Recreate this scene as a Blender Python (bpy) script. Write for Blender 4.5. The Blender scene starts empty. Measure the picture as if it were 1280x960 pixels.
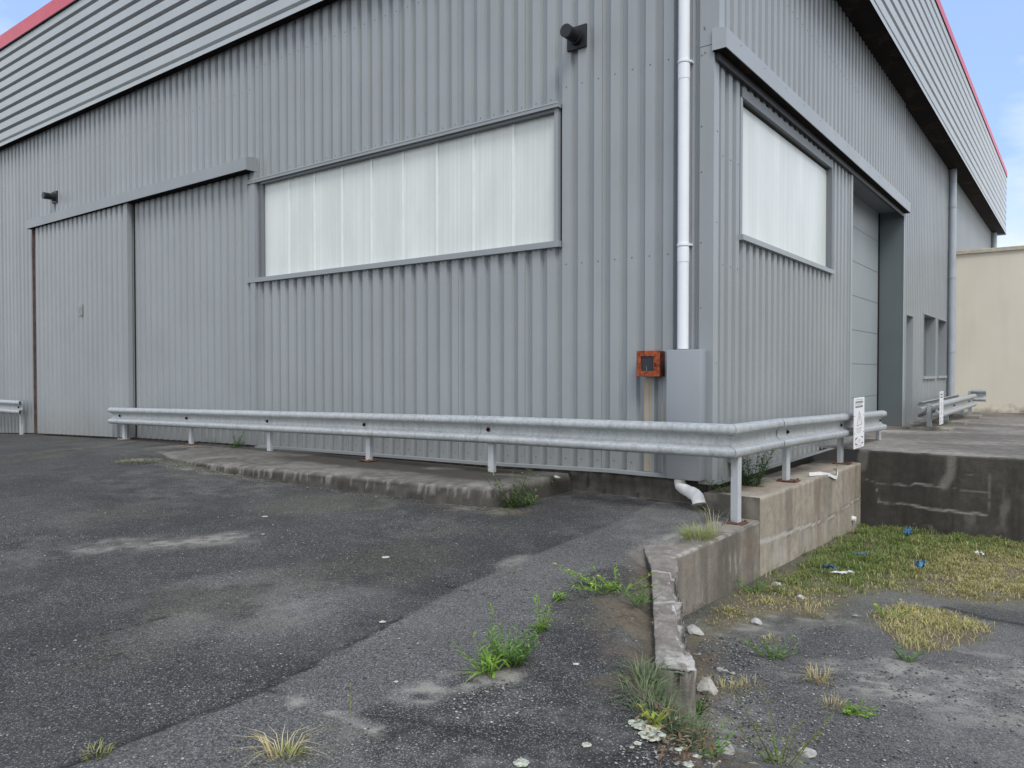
import bpy, math, random
import numpy as np
from mathutils import Vector

random.seed(7)
rng = np.random.default_rng(11)
scn = bpy.context.scene
COL = scn.collection

# ------------------------------------------------------------------ survey of the place
FOC = 949.0 / 1280.0 * 36.0
TH = math.radians(1.03)
F0 = np.array([-.6025, .798, 0]); F0 /= np.linalg.norm(F0)
RT = np.array([F0[1], -F0[0], 0]); ZU = np.array([0, 0, 1.0])
FW = F0 * math.cos(TH) - ZU * math.sin(TH)
UP = ZU * math.cos(TH) + F0 * math.sin(TH)
CAM = np.array([2.953, -7.2, 1.126])


def on(ax, val, px, py):
    """survey sighting: where the sight line px,py meets the plane axis=val"""
    d = FW + RT * (px - 640) / 949.0 + UP * (480 - py) / 949.0
    return CAM + d * ((val - CAM[ax]) / d[ax])


def sm(a, b, x):
    t = np.clip((np.asarray(x, float) - a) / (b - a), 0, 1)
    return t * t * (3 - 2 * t)


def hsh(ix, iy, s):
    v = np.sin(ix * 127.1 + iy * 311.7 + s * 74.7) * 43758.5453
    return v - np.floor(v)


def vnoise(x, y, s=0):
    ix, iy = np.floor(x), np.floor(y); fx, fy = x - ix, y - iy
    fx = fx * fx * (3 - 2 * fx); fy = fy * fy * (3 - 2 * fy)
    a, b, c, d = hsh(ix, iy, s), hsh(ix + 1, iy, s), hsh(ix, iy + 1, s), hsh(ix + 1, iy + 1, s)
    return a + (b - a) * fx + (c - a) * fy + (a - b - c + d) * fx * fy


def fbm(x, y, sc, s=0, o=4):
    x, y = np.asarray(x, float) * sc, np.asarray(y, float) * sc
    t = 0; w = .5; n = 0
    for k in range(o):
        t = t + w * vnoise(x, y, s + k * 3.7); n += w
        x, y, w = x * 2.03 + 5.1, y * 2.03 + 1.7, w * .5
    return t / n


ZB_X = [-60, -18.06, -15.98, -11.15, -6.4, -2.89, -1.18, 0]
ZB_Z = [-.42, -.39, -.29, -.15, -.05, .0, .05, .05]


def zb(x): return np.interp(x, ZB_X, ZB_Z)


def zslab(x): return zb(x) - (.02 + .045 * np.clip((np.asarray(x) + 9) / 7, 0, 1))


def zup(x, y):
    x = np.asarray(x, float); y = np.asarray(y, float)
    base = -.225 + .012 * np.clip(y, -12, 0)
    tgt = zb(x) - .025
    w = sm(-4, -8.8, x) * sm(-4.5, -1.3, y)
    z = base + (tgt - base) * w
    return z + .018 * (fbm(x, y, .7, 3, 2) - .5) * sm(-30, -10, y)


def zlow(x, y):
    z = np.interp(y, [-60, -4.9, -4.45, -3.8, -1.9, 3.8], [-.33, -.33, -.37, -.57, -.73, -.97])
    return z + .03 * (fbm(x, y, .9, 9, 2) - .5)


def onG(zf, px, py):
    z = -.3
    for _ in range(25):
        p = on(2, z, px, py); z = float(zf(p[0], p[1]))
    return np.array([p[0], p[1], z])


def inpoly(X, Y, P):
    r = np.zeros(X.shape, bool); n = len(P)
    for i in range(n):
        x1, y1 = P[i][0], P[i][1]; x2, y2 = P[(i + 1) % n][0], P[(i + 1) % n][1]
        c = ((y1 > Y) != (y2 > Y)) & (X < (x2 - x1) * (Y - y1) / (y2 - y1 + 1e-12) + x1)
        r ^= c
    return r


def dline(X, Y, P):
    d = np.full(X.shape, 1e9)
    for i in range(len(P) - 1):
        ax, ay = P[i][0], P[i][1]; bx, by = P[i + 1][0] - ax, P[i + 1][1] - ay
        t = np.clip(((X - ax) * bx + (Y - ay) * by) / (bx * bx + by * by + 1e-12), 0, 1)
        d = np.minimum(d, np.hypot(X - ax - t * bx, Y - ay - t * by))
    return d


def sdist(X, Y, P):
    d = dline(X, Y, list(P) + [P[0]])
    return np.where(inpoly(X, Y, P), d, -d)


# ------------------------------------------------------------------ materials
class NT:
    def __init__(s, name):
        s.m = bpy.data.materials.new(name); s.m.use_nodes = True
        s.t = s.m.node_tree; s.n = s.t.nodes; s.l = s.t.links
        s.b = s.n['Principled BSDF']

    def new(s, t, **k):
        n = s.n.new(t)
        for a, v in k.items(): setattr(n, a, v)
        return n

    def put(s, sock, v):
        if hasattr(v, 'is_linked') or isinstance(v, bpy.types.NodeSocket): s.l.new(v, sock)
        elif isinstance(v, (tuple, list)) and len(v) == 3 and sock.type == 'RGBA': sock.default_value = (*v, 1)
        else: sock.default_value = v

    def coord(s, scale=(1, 1, 1)):
        if not hasattr(s, '_g'):
            s._g = s.new('ShaderNodeNewGeometry').outputs['Position']
        if scale == (1, 1, 1): return s._g
        m = s.new('ShaderNodeMapping'); s.l.new(s._g, m.inputs[0]); m.inputs['Scale'].default_value = scale
        return m.outputs[0]

    def noise(s, sc, det=4, rough=.55, co=None, dist=0):
        n = s.new('ShaderNodeTexNoise'); s.l.new(co or s.coord(), n.inputs['Vector'])
        n.inputs['Scale'].default_value = sc; n.inputs['Detail'].default_value = det
        n.inputs['Roughness'].default_value = rough; n.inputs['Distortion'].default_value = dist
        return n.outputs['Fac']

    def voro(s, sc, co=None, feature='F1'):
        n = s.new('ShaderNodeTexVoronoi', feature=feature); s.l.new(co or s.coord(), n.inputs['Vector'])
        n.inputs['Scale'].default_value = sc
        return n

    def ramp(s, fac, stops):
        r = s.new('ShaderNodeValToRGB'); e = r.color_ramp.elements
        while len(e) < len(stops): e.new(.5)
        for i, (p, c) in enumerate(stops):
            e[i].position = p; e[i].color = (*c, 1) if isinstance(c, tuple) else (c, c, c, 1)
        s.l.new(fac, r.inputs[0]); return r.outputs[0]

    def math(s, op, a, b=0.0, c=False):
        n = s.new('ShaderNodeMath', operation=op, use_clamp=c)
        s.put(n.inputs[0], a); s.put(n.inputs[1], b); return n.outputs[0]

    def mix(s, f, a, b, mode='MIX'):
        n = s.new('ShaderNodeMix', data_type='RGBA', blend_type=mode)
        s.put(n.inputs[0], f); s.put(n.inputs[6], a); s.put(n.inputs[7], b); return n.outputs[2]

    def attr(s, name):
        a = s.new('ShaderNodeAttribute', attribute_name=name); return a

    def sep(s, col):
        x = s.new('ShaderNodeSeparateColor'); s.l.new(col, x.inputs[0]); return x.outputs

    def bump(s, h, st=.3, d=.01, prev=None):
        b = s.new('ShaderNodeBump'); b.inputs['Strength'].default_value = st; b.inputs['Distance'].default_value = d
        s.put(b.inputs['Height'], h)
        if prev: s.l.new(prev, b.inputs['Normal'])
        return b.outputs[0]

    def out(s, col=None, rough=None, nrm=None, spec=None, metal=None):
        if col is not None: s.put(s.b.inputs['Base Color'], col)
        if rough is not None: s.put(s.b.inputs['Roughness'], rough)
        if nrm is not None: s.l.new(nrm, s.b.inputs['Normal'])
        if spec is not None: s.b.inputs['Specular IOR Level'].default_value = spec
        if metal is not None: s.put(s.b.inputs['Metallic'], metal)
        return s.m


def mat_paint(name, col, rough=.5, dirt=.12, streak=True, lowdirt=True, spec=.35, sheet=False):
    n = NT(name)
    big = n.noise(.8, 5, .6)
    st = n.noise(6, 4, .6, n.coord((1, 1, .05)))
    fine = n.noise(55, 3)
    c = n.mix(n.ramp(big, [(.35, 0.), (.7, 1.)]), tuple(v * (1 - dirt * .55) for v in col), tuple(min(1, v * (1 + dirt * .4)) for v in col))
    if streak: c = n.mix(n.math('MULTIPLY', n.ramp(st, [(.48, 0.), (.72, 1.)]), dirt * 1.4), c, (col[0] * .72, col[1] * .72, col[2] * .69))
    if lowdirt:
        z = n.new('ShaderNodeSeparateXYZ'); n.l.new(n.coord(), z.inputs[0])
        lo = n.ramp(n.math('ADD', z.outputs[2], n.math('MULTIPLY', n.noise(5, 4), .35)), [(0., 1.), (.55, 0.)])
        c = n.mix(n.math('MULTIPLY', lo, .38), c, (.20, .19, .17))
    if sheet:
        q = n.new('ShaderNodeSeparateXYZ'); n.l.new(n.coord(), q.inputs[0])
        w1 = n.new('ShaderNodeTexWhiteNoise'); w1.noise_dimensions = '1D'
        n.l.new(n.math('FLOOR', n.math('DIVIDE', n.math('ADD', q.outputs[0], q.outputs[1]), 1.035)), w1.inputs['W'])
        c = n.mix(n.math('MULTIPLY', w1.outputs['Value'], .13), c, (col[0] * .62, col[1] * .62, col[2] * .62))
        sp = n.noise(19, 5, .7)
        c = n.mix(n.math('MULTIPLY', n.ramp(sp, [(.66, 0.), (.74, 1.)]), .35), c, (.20, .19, .175))
        dent = n.noise(1.7, 2, .5, n.coord((1, 1, .5)))
    r = n.math('ADD', n.math('MULTIPLY', fine, .15), rough - .07)
    return n.out(c, r, n.bump(dent if sheet else n.noise(3.0, 2), .22 if sheet else .05, .03), spec)


def mat_flat(name, col, rough=.6, var=.2, sc=12., spec=.3, bump=0., metal=0.):
    n = NT(name)
    v = n.noise(sc, 5, .6)
    c = n.mix(n.ramp(v, [(.3, 0.), (.7, 1.)]), tuple(x * (1 - var) for x in col), tuple(min(1, x * (1 + var)) for x in col))
    return n.out(c, rough, n.bump(n.noise(sc * 4, 4), bump, .005) if bump else None, spec, metal)


M = {}
M['clad'] = mat_paint('grey_sheet_paint', (.305, .331, .344), .45, dirt=.11, sheet=True, spec=.5)
M['clad_low'] = M['clad']
M['trim'] = mat_paint('grey_trim_paint', (.285, .31, .325), .45, .1)
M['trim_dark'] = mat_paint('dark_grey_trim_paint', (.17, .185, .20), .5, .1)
M['canopy'] = mat_paint('canopy_paint', (.335, .365, .38), .42, .1, lowdirt=False)
M['fascia'] = mat_paint('fascia_paint', (.44, .475, .485), .42, .1, lowdirt=False)
M['groove'] = mat_flat('fascia_groove_shade', (.12, .132, .138), .6, .15)  # grooves coloured darker than the fascia for the shade between its ribs
M['red'] = mat_flat('red_coping_paint', (.62, .09, .13), .4, .1, 3)
M['cover'] = mat_paint('cover_paint', (.275, .30, .325), .5, .08)
M['pvc'] = mat_flat('white_pvc', (.76, .79, .83), .35, .02, 5)
M['pvc_old'] = mat_flat('weathered_pvc', (.72, .72, .69), .5, .14, 14)
M['pvc_grey'] = mat_flat('grey_pvc', (.36, .40, .44), .45, .08, 5)
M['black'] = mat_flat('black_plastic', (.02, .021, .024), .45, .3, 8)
M['blackmark'] = mat_flat('black_print', (.025, .025, .027), .6, .1)
M['greymark'] = mat_flat('grey_print', (.42, .43, .45), .6, .1)
M['white'] = mat_flat('white_panel', (.82, .83, .85), .4, .03, 5)
M['glass_dark'] = mat_flat('dark_glass', (.03, .036, .046), .35, .3, 10, .3)
M['winpane'] = mat_flat('window_film', (.12, .125, .13), .25, .15, 2, .5)
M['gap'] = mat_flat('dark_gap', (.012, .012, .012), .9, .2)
M['screw'] = mat_flat('screw_heads', (.15, .16, .17), .5, .2)
M['rustline'] = mat_flat('rust_brown', (.105, .07, .06), .8, .4, 10)
M['jamb'] = mat_paint('shaded_reveal_paint', (.125, .148, .158), .45, .12)  # jamb coloured dark for the shade inside the door recess
M['secdoor'] = mat_paint('sectional_door_paint', (.30, .34, .355), .42, .08)


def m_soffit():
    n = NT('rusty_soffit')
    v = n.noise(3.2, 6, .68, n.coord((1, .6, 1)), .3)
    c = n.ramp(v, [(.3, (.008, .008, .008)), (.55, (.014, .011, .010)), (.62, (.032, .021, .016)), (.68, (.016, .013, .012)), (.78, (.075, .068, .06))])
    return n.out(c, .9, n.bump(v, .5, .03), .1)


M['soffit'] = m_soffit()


def m_pane():
    n = NT('polycarbonate_glazing')
    fi = n.noise(40, 2, .5, n.coord((1, 1, .004)))
    mid = n.noise(2.1, 4, .55, n.coord((1, 1, .35)))
    drip = n.noise(14, 4, .6, n.coord((1, 1, .06)))
    c = n.mix(n.ramp(mid, [(.3, 0.), (.72, 1.)]), (.60, .645, .62), (.74, .77, .745))
    c = n.mix(n.math('MULTIPLY', n.ramp(fi, [(.42, 0.), (.6, 1.)]), .3), c, (.50, .55, .54))
    c = n.mix(n.math('MULTIPLY', n.ramp(drip, [(.58, 0.), (.78, 1.)]), .25), c, (.52, .55, .53))
    return n.out(c, .3, n.bump(fi, .25, .004), .4)


M['pane'] = m_pane()
M['joint'] = mat_flat('glazing_joint', (.76, .785, .765), .35, .05, 6)


def m_galv():
    n = NT('galvanised_steel')
    sp = n.voro(38, n.coord((1, 1, 1)))
    spa = n.sep(sp.outputs['Color'])[0]
    big = n.noise(3.5, 5, .6)
    st = n.noise(18, 4, .6, n.coord((1, 1, .12)))
    c = n.mix(spa, (.37, .395, .405), (.49, .515, .52))
    c = n.mix(n.math('MULTIPLY', n.ramp(big, [(.4, 0.), (.75, 1.)]), .5), c, (.54, .56, .56))
    c = n.mix(n.math('MULTIPLY', n.ramp(st, [(.50, 0.), (.72, 1.)]), .45), c, (.24, .235, .22))
    return n.out(c, n.math('ADD', n.math('MULTIPLY', spa, .12), .45), n.bump(big, .06, .01), .5, .3)


M['galv'] = m_galv()


def m_post():
    n = NT('galvanised_post')
    z = n.new('ShaderNodeSeparateXYZ'); n.l.new(n.coord(), z.inputs[0])
    big = n.noise(9, 5, .6)
    c = n.mix(big, (.42, .45, .47), (.60, .63, .65))
    r = n.ramp(n.noise(7, 5, .65, n.coord((1, 1, .4))), [(.56, 0.), (.66, 1.)])
    c = n.mix(n.math('MULTIPLY', r, .55), c, (.30, .20, .13))
    return n.out(c, .5, None, .5, .25)


M['post'] = m_post()
M['plate'] = mat_flat('rusty_base_plate', (.115, .06, .042), .85, .5, 16, .2, .4)


def m_rustbox():
    n = NT('rusted_red_paint')
    v = n.noise(26, 6, .68, None, .4)
    c = n.ramp(v, [(.28, (.04, .02, .014)), (.42, (.17, .045, .02)), (.55, (.33, .07, .026)), (.7, (.42, .12, .045)), (.85, (.25, .06, .025))])
    return n.out(c, .75, n.bump(v, .5, .004), .25)


M['rustbox'] = m_rustbox()
M['rustdark'] = mat_flat('dark_rust', (.07, .028, .018), .85, .5, 20, .2)


def m_stain():
    n = NT('rust_run')
    st = n.noise(30, 4, .6, n.coord((1, 1, .03)))
    c = n.ramp(st, [(.38, (.32, .335, .335)), (.5, (.37, .33, .255)), (.62, (.36, .27, .165)), (.75, (.24, .165, .10))])
    return n.out(c, .6, None, .3)


M['stain'] = m_stain()


def m_asphalt():
    n = NT('worn_asphalt')
    a = n.sep(n.attr('mask_a').outputs['Color']); b = n.sep(n.attr('mask_b').outputs['Color'])
    v1 = n.voro(210); v2 = n.voro(70); v3 = n.voro(95)
    r1 = n.sep(v1.outputs['Color'])[0]; r2 = n.sep(v2.outputs['Color'])[1]; r3 = n.sep(v3.outputs['Color'])[2]
    big = n.noise(.55, 6, .62); mid = n.noise(3.2, 5, .65)
    c = n.mix(n.ramp(big, [(.32, 0.), (.7, 1.)]), (.037, .0362, .0352), (.060, .0585, .056))
    c = n.mix(n.math('MULTIPLY', a[0], .9), c, (.130, .127, .120))
    c = n.mix(n.math('MULTIPLY', n.ramp(mid, [(.45, 0.), (.75, 1.)]), .35), c, (.115, .112, .106))
    c = n.mix(n.math('MULTIPLY', b[1], .7), c, (.024, .024, .025))
    # aggregate showing through
    c = n.mix(.75, c, n.ramp(r1, [(0., .38), (.55, 1.), (1., 1.7)]), 'MULTIPLY')
    c = n.mix(.7, c, n.ramp(r3, [(0., .5), (.5, 1.), (1., 1.6)]), 'MULTIPLY')
    dens = n.math('ADD', n.math('MULTIPLY', b[2], .5), n.math('MULTIPLY', n.ramp(mid, [(.35, 0.), (.8, 1.)]), .2))
    thr = n.math('SUBTRACT', .985, n.math('MULTIPLY', dens, .27))
    chip = n.math('GREATER_THAN', r1, thr)
    c = n.mix(n.math('MULTIPLY', chip, .5), c, (.35, .345, .33))
    thr2 = n.math('SUBTRACT', .992, n.math('MULTIPLY', dens, .05))
    chip2 = n.math('MULTIPLY', n.math('GREATER_THAN', r2, thr2), n.math('LESS_THAN', v2.outputs['Distance'], .32))
    c = n.mix(n.math('MULTIPLY', chip2, .8), c, (.42, .42, .39))
    grain = n.noise(60, 4, .7)
    c = n.mix(n.math('MULTIPLY', a[1], n.ramp(grain, [(.25, .45), (.7, 1.)])), c, (.33, .31, .27))
    c = n.mix(n.math('MULTIPLY', b[0], n.ramp(grain, [(.3, .35), (.62, 1.)])), c, (.15, .115, .08))
    c = n.mix(n.math('MULTIPLY', n.attr('mask_b').outputs['Alpha'], n.ramp(n.noise(30, 5, .7), [(.42, 0.), (.6, 1.)])), c, (.16, .16, .09))
    c = n.mix(a[2], c, (.014, .014, .014))
    h = n.math('ADD', n.math('MULTIPLY', v1.outputs['Distance'], -1.), n.math('MULTIPLY', grain, .8))
    nr = n.bump(h, .55, .006)
    nr = n.bump(n.math('MULTIPLY', a[2], -1.), .7, .03, nr)
    nr = n.bump(mid, .35, .03, nr)
    return n.out(c, .88, nr, .3)


M['asphalt'] = m_asphalt()


def m_concrete(name, c0, c1, c2, dirt=.5, blocks=False, streak=1., bmp=.35):
    """mask_a: r white marks, g dark stains, b warm stains; a mortar"""
    n = NT(name)
    A = n.attr('mask_a'); a = n.sep(A.outputs['Color'])
    big = n.noise(1.3, 6, .62); mid = n.noise(9, 6, .68); fine = n.noise(90, 3, .6)
    st = n.noise(7, 5, .62, n.coord((1, 1, .12)))
    c = n.mix(n.ramp(big, [(.32, 0.), (.68, 1.)]), c0, c1)
    c = n.mix(n.math('MULTIPLY', n.ramp(mid, [(.35, 1.), (.6, 0.)]), dirt), c, c2)
    c = n.mix(n.math('MULTIPLY', n.ramp(st, [(.46, 0.), (.68, 1.)]), .55 * streak), c, c2)
    c = n.mix(n.math('MULTIPLY', a[1], n.ramp(mid, [(.2, .7), (.7, 1.)])), c, (.032, .030, .027))
    c = n.mix(n.math('MULTIPLY', a[2], .7), c, (.20, .14, .095))
    c = n.mix(.5, c, n.ramp(fine, [(.25, .72), (.75, 1.25)]), 'MULTIPLY')
    pit = n.voro(60); pr = n.sep(pit.outputs['Color'])[0]
    pm = n.math('MULTIPLY', n.math('GREATER_THAN', pr, .88), n.math('LESS_THAN', pit.outputs['Distance'], .35))
    c = n.mix(n.math('MULTIPLY', pm, .5), c, c2)
    c = n.mix(n.math('MULTIPLY', a[0], n.ramp(n.noise(35, 5, .7), [(.25, .45), (.6, 1.)])), c, (.50, .48, .44))
    nr = n.bump(mid, bmp, .012); nr = n.bump(fine, .25, .004, nr)
    return n.out(c, .9, nr, .2)


M['concrete'] = m_concrete('retaining_concrete', (.335, .297, .24), (.44, .393, .322), (.19, .17, .14), streak=.6)
M['concrete_low'] = m_concrete('weathered_low_concrete', (.235, .213, .18), (.335, .306, .26), (.115, .103, .088), streak=.7)
M['darkwall'] = m_concrete('blackened_blockwork', (.062, .058, .052), (.105, .098, .086), (.032, .030, .027))
M['slab'] = m_concrete('apron_concrete', (.135, .127, .112), (.20, .188, .165), (.06, .056, .049), .6, bmp=.7)
M['plateau'] = m_concrete('yard_concrete', (.24, .222, .197), (.36, .336, .305), (.075, .07, .064), .6, streak=.2)
M['stub'] = m_concrete('broken_concrete', (.23, .213, .19), (.32, .30, .27), (.10, .094, .083), .6, bmp=.9)
M['found'] = m_concrete('plinth_blocks', (.10, .095, .085), (.15, .14, .125), (.045, .042, .038))
M['pad'] = m_concrete('pad_concrete', (.26, .245, .20), (.36, .34, .29), (.14, .13, .11))


def m_render_wall():
    n = NT('cream_render')
    big = n.noise(.7, 5, .6); fine = n.noise(70, 4, .6); st = n.noise(3, 5, .6, n.coord((1, 1, .1)))
    c = n.mix(n.ramp(big, [(.3, 0.), (.7, 1.)]), (.70, .65, .545), (.77, .72, .615))
    z = n.new('ShaderNodeSeparateXYZ'); n.l.new(n.coord(), z.inputs[0])
    lo = n.ramp(n.math('ADD', z.outputs[2], n.math('MULTIPLY', n.noise(4, 5), .9)), [(.30, 1.), (.62, 0.)])
    c = n.mix(n.math('MULTIPLY', lo, .8), c, (.24, .20, .15))
    c = n.mix(n.math('MULTIPLY', n.ramp(st, [(.5, 0.), (.75, 1.)]), .12), c, (.38, .34, .27))
    return n.out(c, .9, n.bump(fine, .2, .004), .2)


M['render'] = m_render_wall()
M['coping'] = mat_flat('coping_stone', (.50, .45, .36), .85, .2, 8)


def m_leaf(name, rough=.6):
    n = NT(name)
    a = n.attr('tint').outputs['Color']
    v = n.noise(40, 3)
    c = n.mix(.6, a, n.ramp(v, [(.3, .7), (.7, 1.3)]), 'MULTIPLY')
    m = n.out(c, rough, None, .25)
    tr = n.new('ShaderNodeBsdfTranslucent'); n.l.new(c, tr.inputs[0])
    mx = n.new('ShaderNodeMixShader'); mx.inputs[0].default_value = .28
    o = [x for x in n.n if x.type == 'OUTPUT_MATERIAL'][0]
    n.l.new(n.b.outputs[0], mx.inputs[1]); n.l.new(tr.outputs[0], mx.inputs[2]); n.l.new(mx.outputs[0], o.inputs[0])
    return m


M['leaf'] = m_leaf('leaf_blades')
n_ = NT('tinted_stone'); M['stone'] = n_.out(n_.mix(.5, n_.attr('tint').outputs['Color'], n_.ramp(n_.noise(60, 4), [(.3, .6), (.7, 1.35)]), 'MULTIPLY'), .9, n_.bump(n_.noise(50, 4), .4, .004), .2)
M['petal'] = mat_flat('yellow_petals', (.72, .55, .03), .6, .15)
M['blueplastic'] = mat_flat('blue_plastic', (.06, .16, .28), .45, .6, 14)
M['paper'] = mat_flat('white_litter', (.66, .66, .66), .6, .15, 20)
M['lichen'] = mat_flat('pale_lichen', (.46, .48, .38), .95, .55, 70, .1, .8)


# ------------------------------------------------------------------ mesh helpers
class MB:
    def __init__(s): s.v = []; s.f = []; s.mi = []; s.ms = []; s.col = []

    def mat(s, m):
        if m not in s.ms: s.ms.append(m)
        return s.ms.index(m)

    def add(s, vs, fs, m, col=None):
        o = len(s.v); s.v += [tuple(map(float, v)) for v in vs]; k = s.mat(m)
        for f in fs: s.f.append([i + o for i in f]); s.mi.append(k)
        s.col += [col or (1, 1, 1)] * len(vs)
        return s

    def box(s, a, b, m, bev=0.):
        (x0, y0, z0), (x1, y1, z1) = a, b
        x0, x1 = min(x0, x1), max(x0, x1); y0, y1 = min(y0, y1), max(y0, y1); z0, z1 = min(z0, z1), max(z0, z1)
        if bev <= 0:
            v = [(x0, y0, z0), (x1, y0, z0), (x1, y1, z0), (x0, y1, z0), (x0, y0, z1), (x1, y0, z1), (x1, y1, z1), (x0, y1, z1)]
            return s.add(v, [(3, 2, 1, 0), (4, 5, 6, 7), (0, 1, 5, 4), (1, 2, 6, 5), (2, 3, 7, 6), (3, 0, 4, 7)], m)
        import bmesh
        bm = bmesh.new()
        vv = [bm.verts.new(p) for p in [(x0, y0, z0), (x1, y0, z0), (x1, y1, z0), (x0, y1, z0), (x0, y0, z1), (x1, y0, z1), (x1, y1, z1), (x0, y1, z1)]]
        for f in [(3, 2, 1, 0), (4, 5, 6, 7), (0, 1, 5, 4), (1, 2, 6, 5), (2, 3, 7, 6), (3, 0, 4, 7)]: bm.faces.new([vv[i] for i in f])
        bmesh.ops.bevel(bm, geom=list(bm.edges), offset=bev, segments=2, affect='EDGES', profile=.5)
        bm.verts.index_update()
        s.add([v.co[:] for v in bm.verts], [[v.index for v in f.verts] for f in bm.faces], m); bm.free()
        return s

    def tube(s, pts, r, m, n=12, cap=True, col=None):
        pts = [Vector(p) for p in pts]; k = len(pts)
        rs = r if isinstance(r, (list, tuple)) else [r] * k
        vs = []; fs = []; up = None
        for i, p in enumerate(pts):
            t = (pts[min(i + 1, k - 1)] - pts[max(i - 1, 0)]).normalized()
            if up is None: up = Vector((0, 0, 1)) if abs(t.z) < .9 else Vector((1, 0, 0))
            a = t.cross(up).normalized(); b = a.cross(t).normalized(); up = b
            for j in range(n):
                q = 2 * math.pi * j / n
                vs.append(p + a * math.cos(q) * rs[i] + b * math.sin(q) * rs[i])
        for i in range(k - 1):
            for j in range(n):
                fs.append((i * n + j, i * n + (j + 1) % n, (i + 1) * n + (j + 1) % n, (i + 1) * n + j))
        if cap: fs.append(tuple(range(n - 1, -1, -1))); fs.append(tuple((k - 1) * n + j for j in range(n)))
        return s.add(vs, fs, m, col)

    def prism(s, prof, ax0, ax1, m, closed=True):
        """prof: list of 3D points at one end; sweep by vector ax1-ax0"""
        d = Vector(ax1) - Vector(ax0); k = len(prof)
        vs = [Vector(p) for p in prof] + [Vector(p) + d for p in prof]
        fs = [(i, (i + 1) % k, k + (i + 1) % k, k + i) for i in range(k if closed else k - 1)]
        if closed: fs += [tuple(range(k - 1, -1, -1)), tuple(range(k, 2 * k))]
        return s.add(vs, fs, m)

    def build(s, name, parent=None, smooth=None, tint=False):
        me = bpy.data.meshes.new(name)
        me.from_pydata(s.v, [], s.f)
        for m in s.ms: me.materials.append(M[m])
        me.polygons.foreach_set('material_index', s.mi)
        if tint:
            at = me.color_attributes.new('tint', 'FLOAT_COLOR', 'POINT')
            at.data.foreach_set('color', np.array([(*c, 1) for c in s.col], dtype=np.float32).ravel())
        me.update()
        if smooth is not None:
            me.shade_smooth(); me.set_sharp_from_angle(angle=math.radians(smooth))
        return link(name, me, parent)


def link(name, me, parent=None):
    o = bpy.data.objects.new(name, me); COL.objects.link(o)
    if parent is not None:
        o.parent = parent
        o.matrix_parent_inverse = parent.matrix_basis.inverted()
    return o


def grid_mesh(name, V, mats, attrs=None, parent=None, smooth=True, flip=False):
    """V: (nr,nc,3)"""
    nr, nc = V.shape[:2]
    idx = np.arange(nr * nc).reshape(nr, nc)
    q = np.stack([idx[:-1, :-1], idx[:-1, 1:], idx[1:, 1:], idx[1:, :-1]], -1).reshape(-1, 4)
    if flip: q = q[:, ::-1]
    return raw_mesh(name, V.reshape(-1, 3), q, mats, attrs, parent, smooth)


def raw_mesh(name, V, Q, mats, attrs=None, parent=None, smooth=False):
    me = bpy.data.meshes.new(name); V = np.asarray(V, np.float32); Q = np.asarray(Q, np.int32)
    me.vertices.add(len(V)); me.vertices.foreach_set('co', V.ravel())
    k = Q.shape[1]
    me.loops.add(Q.size); me.loops.foreach_set('vertex_index', Q.ravel())
    me.polygons.add(len(Q)); me.polygons.foreach_set('loop_start', np.arange(0, Q.size, k, dtype=np.int32))
    me.update(calc_edges=True); me.validate()
    for m in mats: me.materials.append(M[m])
    for nm, arr in (attrs or {}).items():
        at = me.color_attributes.new(nm, 'FLOAT_COLOR', 'POINT')
        at.data.foreach_set('color', np.asarray(arr, np.float32).reshape(-1, 4).ravel())
    if smooth: me.shade_smooth()
    return link(name, me, parent)


def tag(o, label=None, cat=None, group=None, kind=None):
    if label: o['label'] = label
    if cat: o['category'] = cat
    if group: o['group'] = group
    if kind: o['kind'] = kind
    return o


def empty(name, loc, label, cat, group=None):
    o = bpy.data.objects.new(name, None); COL.objects.link(o)
    o.location = tuple(map(float, loc)); o.empty_display_size = .2
    return tag(o, label, cat, group)


def masks(shape): return np.zeros(shape + (4,))


# ------------------------------------------------------------------ world, sun, camera
SUN_EL, SUN_AZ = math.radians(52), math.atan2(-.60, .80)
w = bpy.data.worlds.new('World'); scn.world = w; w.use_nodes = True
t = w.node_tree; bg = t.nodes['Background']
sky = t.nodes.new('ShaderNodeTexSky'); sky.sky_type = 'NISHITA'; sky.sun_disc = False
sky.sun_elevation = SUN_EL; sky.sun_rotation = math.pi / 2 - SUN_AZ
sky.air_density = 1.0; sky.dust_density = .6; sky.ozone_density = 1.4
tc = t.nodes.new('ShaderNodeTexCoord')
mp = t.nodes.new('ShaderNodeMapping'); mp.inputs['Scale'].default_value = (1, 1, 2.2); mp.inputs['Location'].default_value = (.63, .2, .14)
t.links.new(tc.outputs['Generated'], mp.inputs[0])
nz = t.nodes.new('ShaderNodeTexNoise'); nz.inputs['Scale'].default_value = 2.3; nz.inputs['Detail'].default_value = 7; nz.inputs['Roughness'].default_value = .55; nz.inputs['Distortion'].default_value = .3
t.links.new(mp.outputs[0], nz.inputs['Vector'])
sx = t.nodes.new('ShaderNodeSeparateXYZ'); t.links.new(tc.outputs['Generated'], sx.inputs[0])
# more cloud towards the horizon
hz = t.nodes.new('ShaderNodeMapRange'); hz.inputs['From Min'].default_value = .0; hz.inputs['From Max'].default_value = .36
hz.inputs['To Min'].default_value = .2; hz.inputs['To Max'].default_value = -.05
t.links.new(sx.outputs[2], hz.inputs[0])
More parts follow.
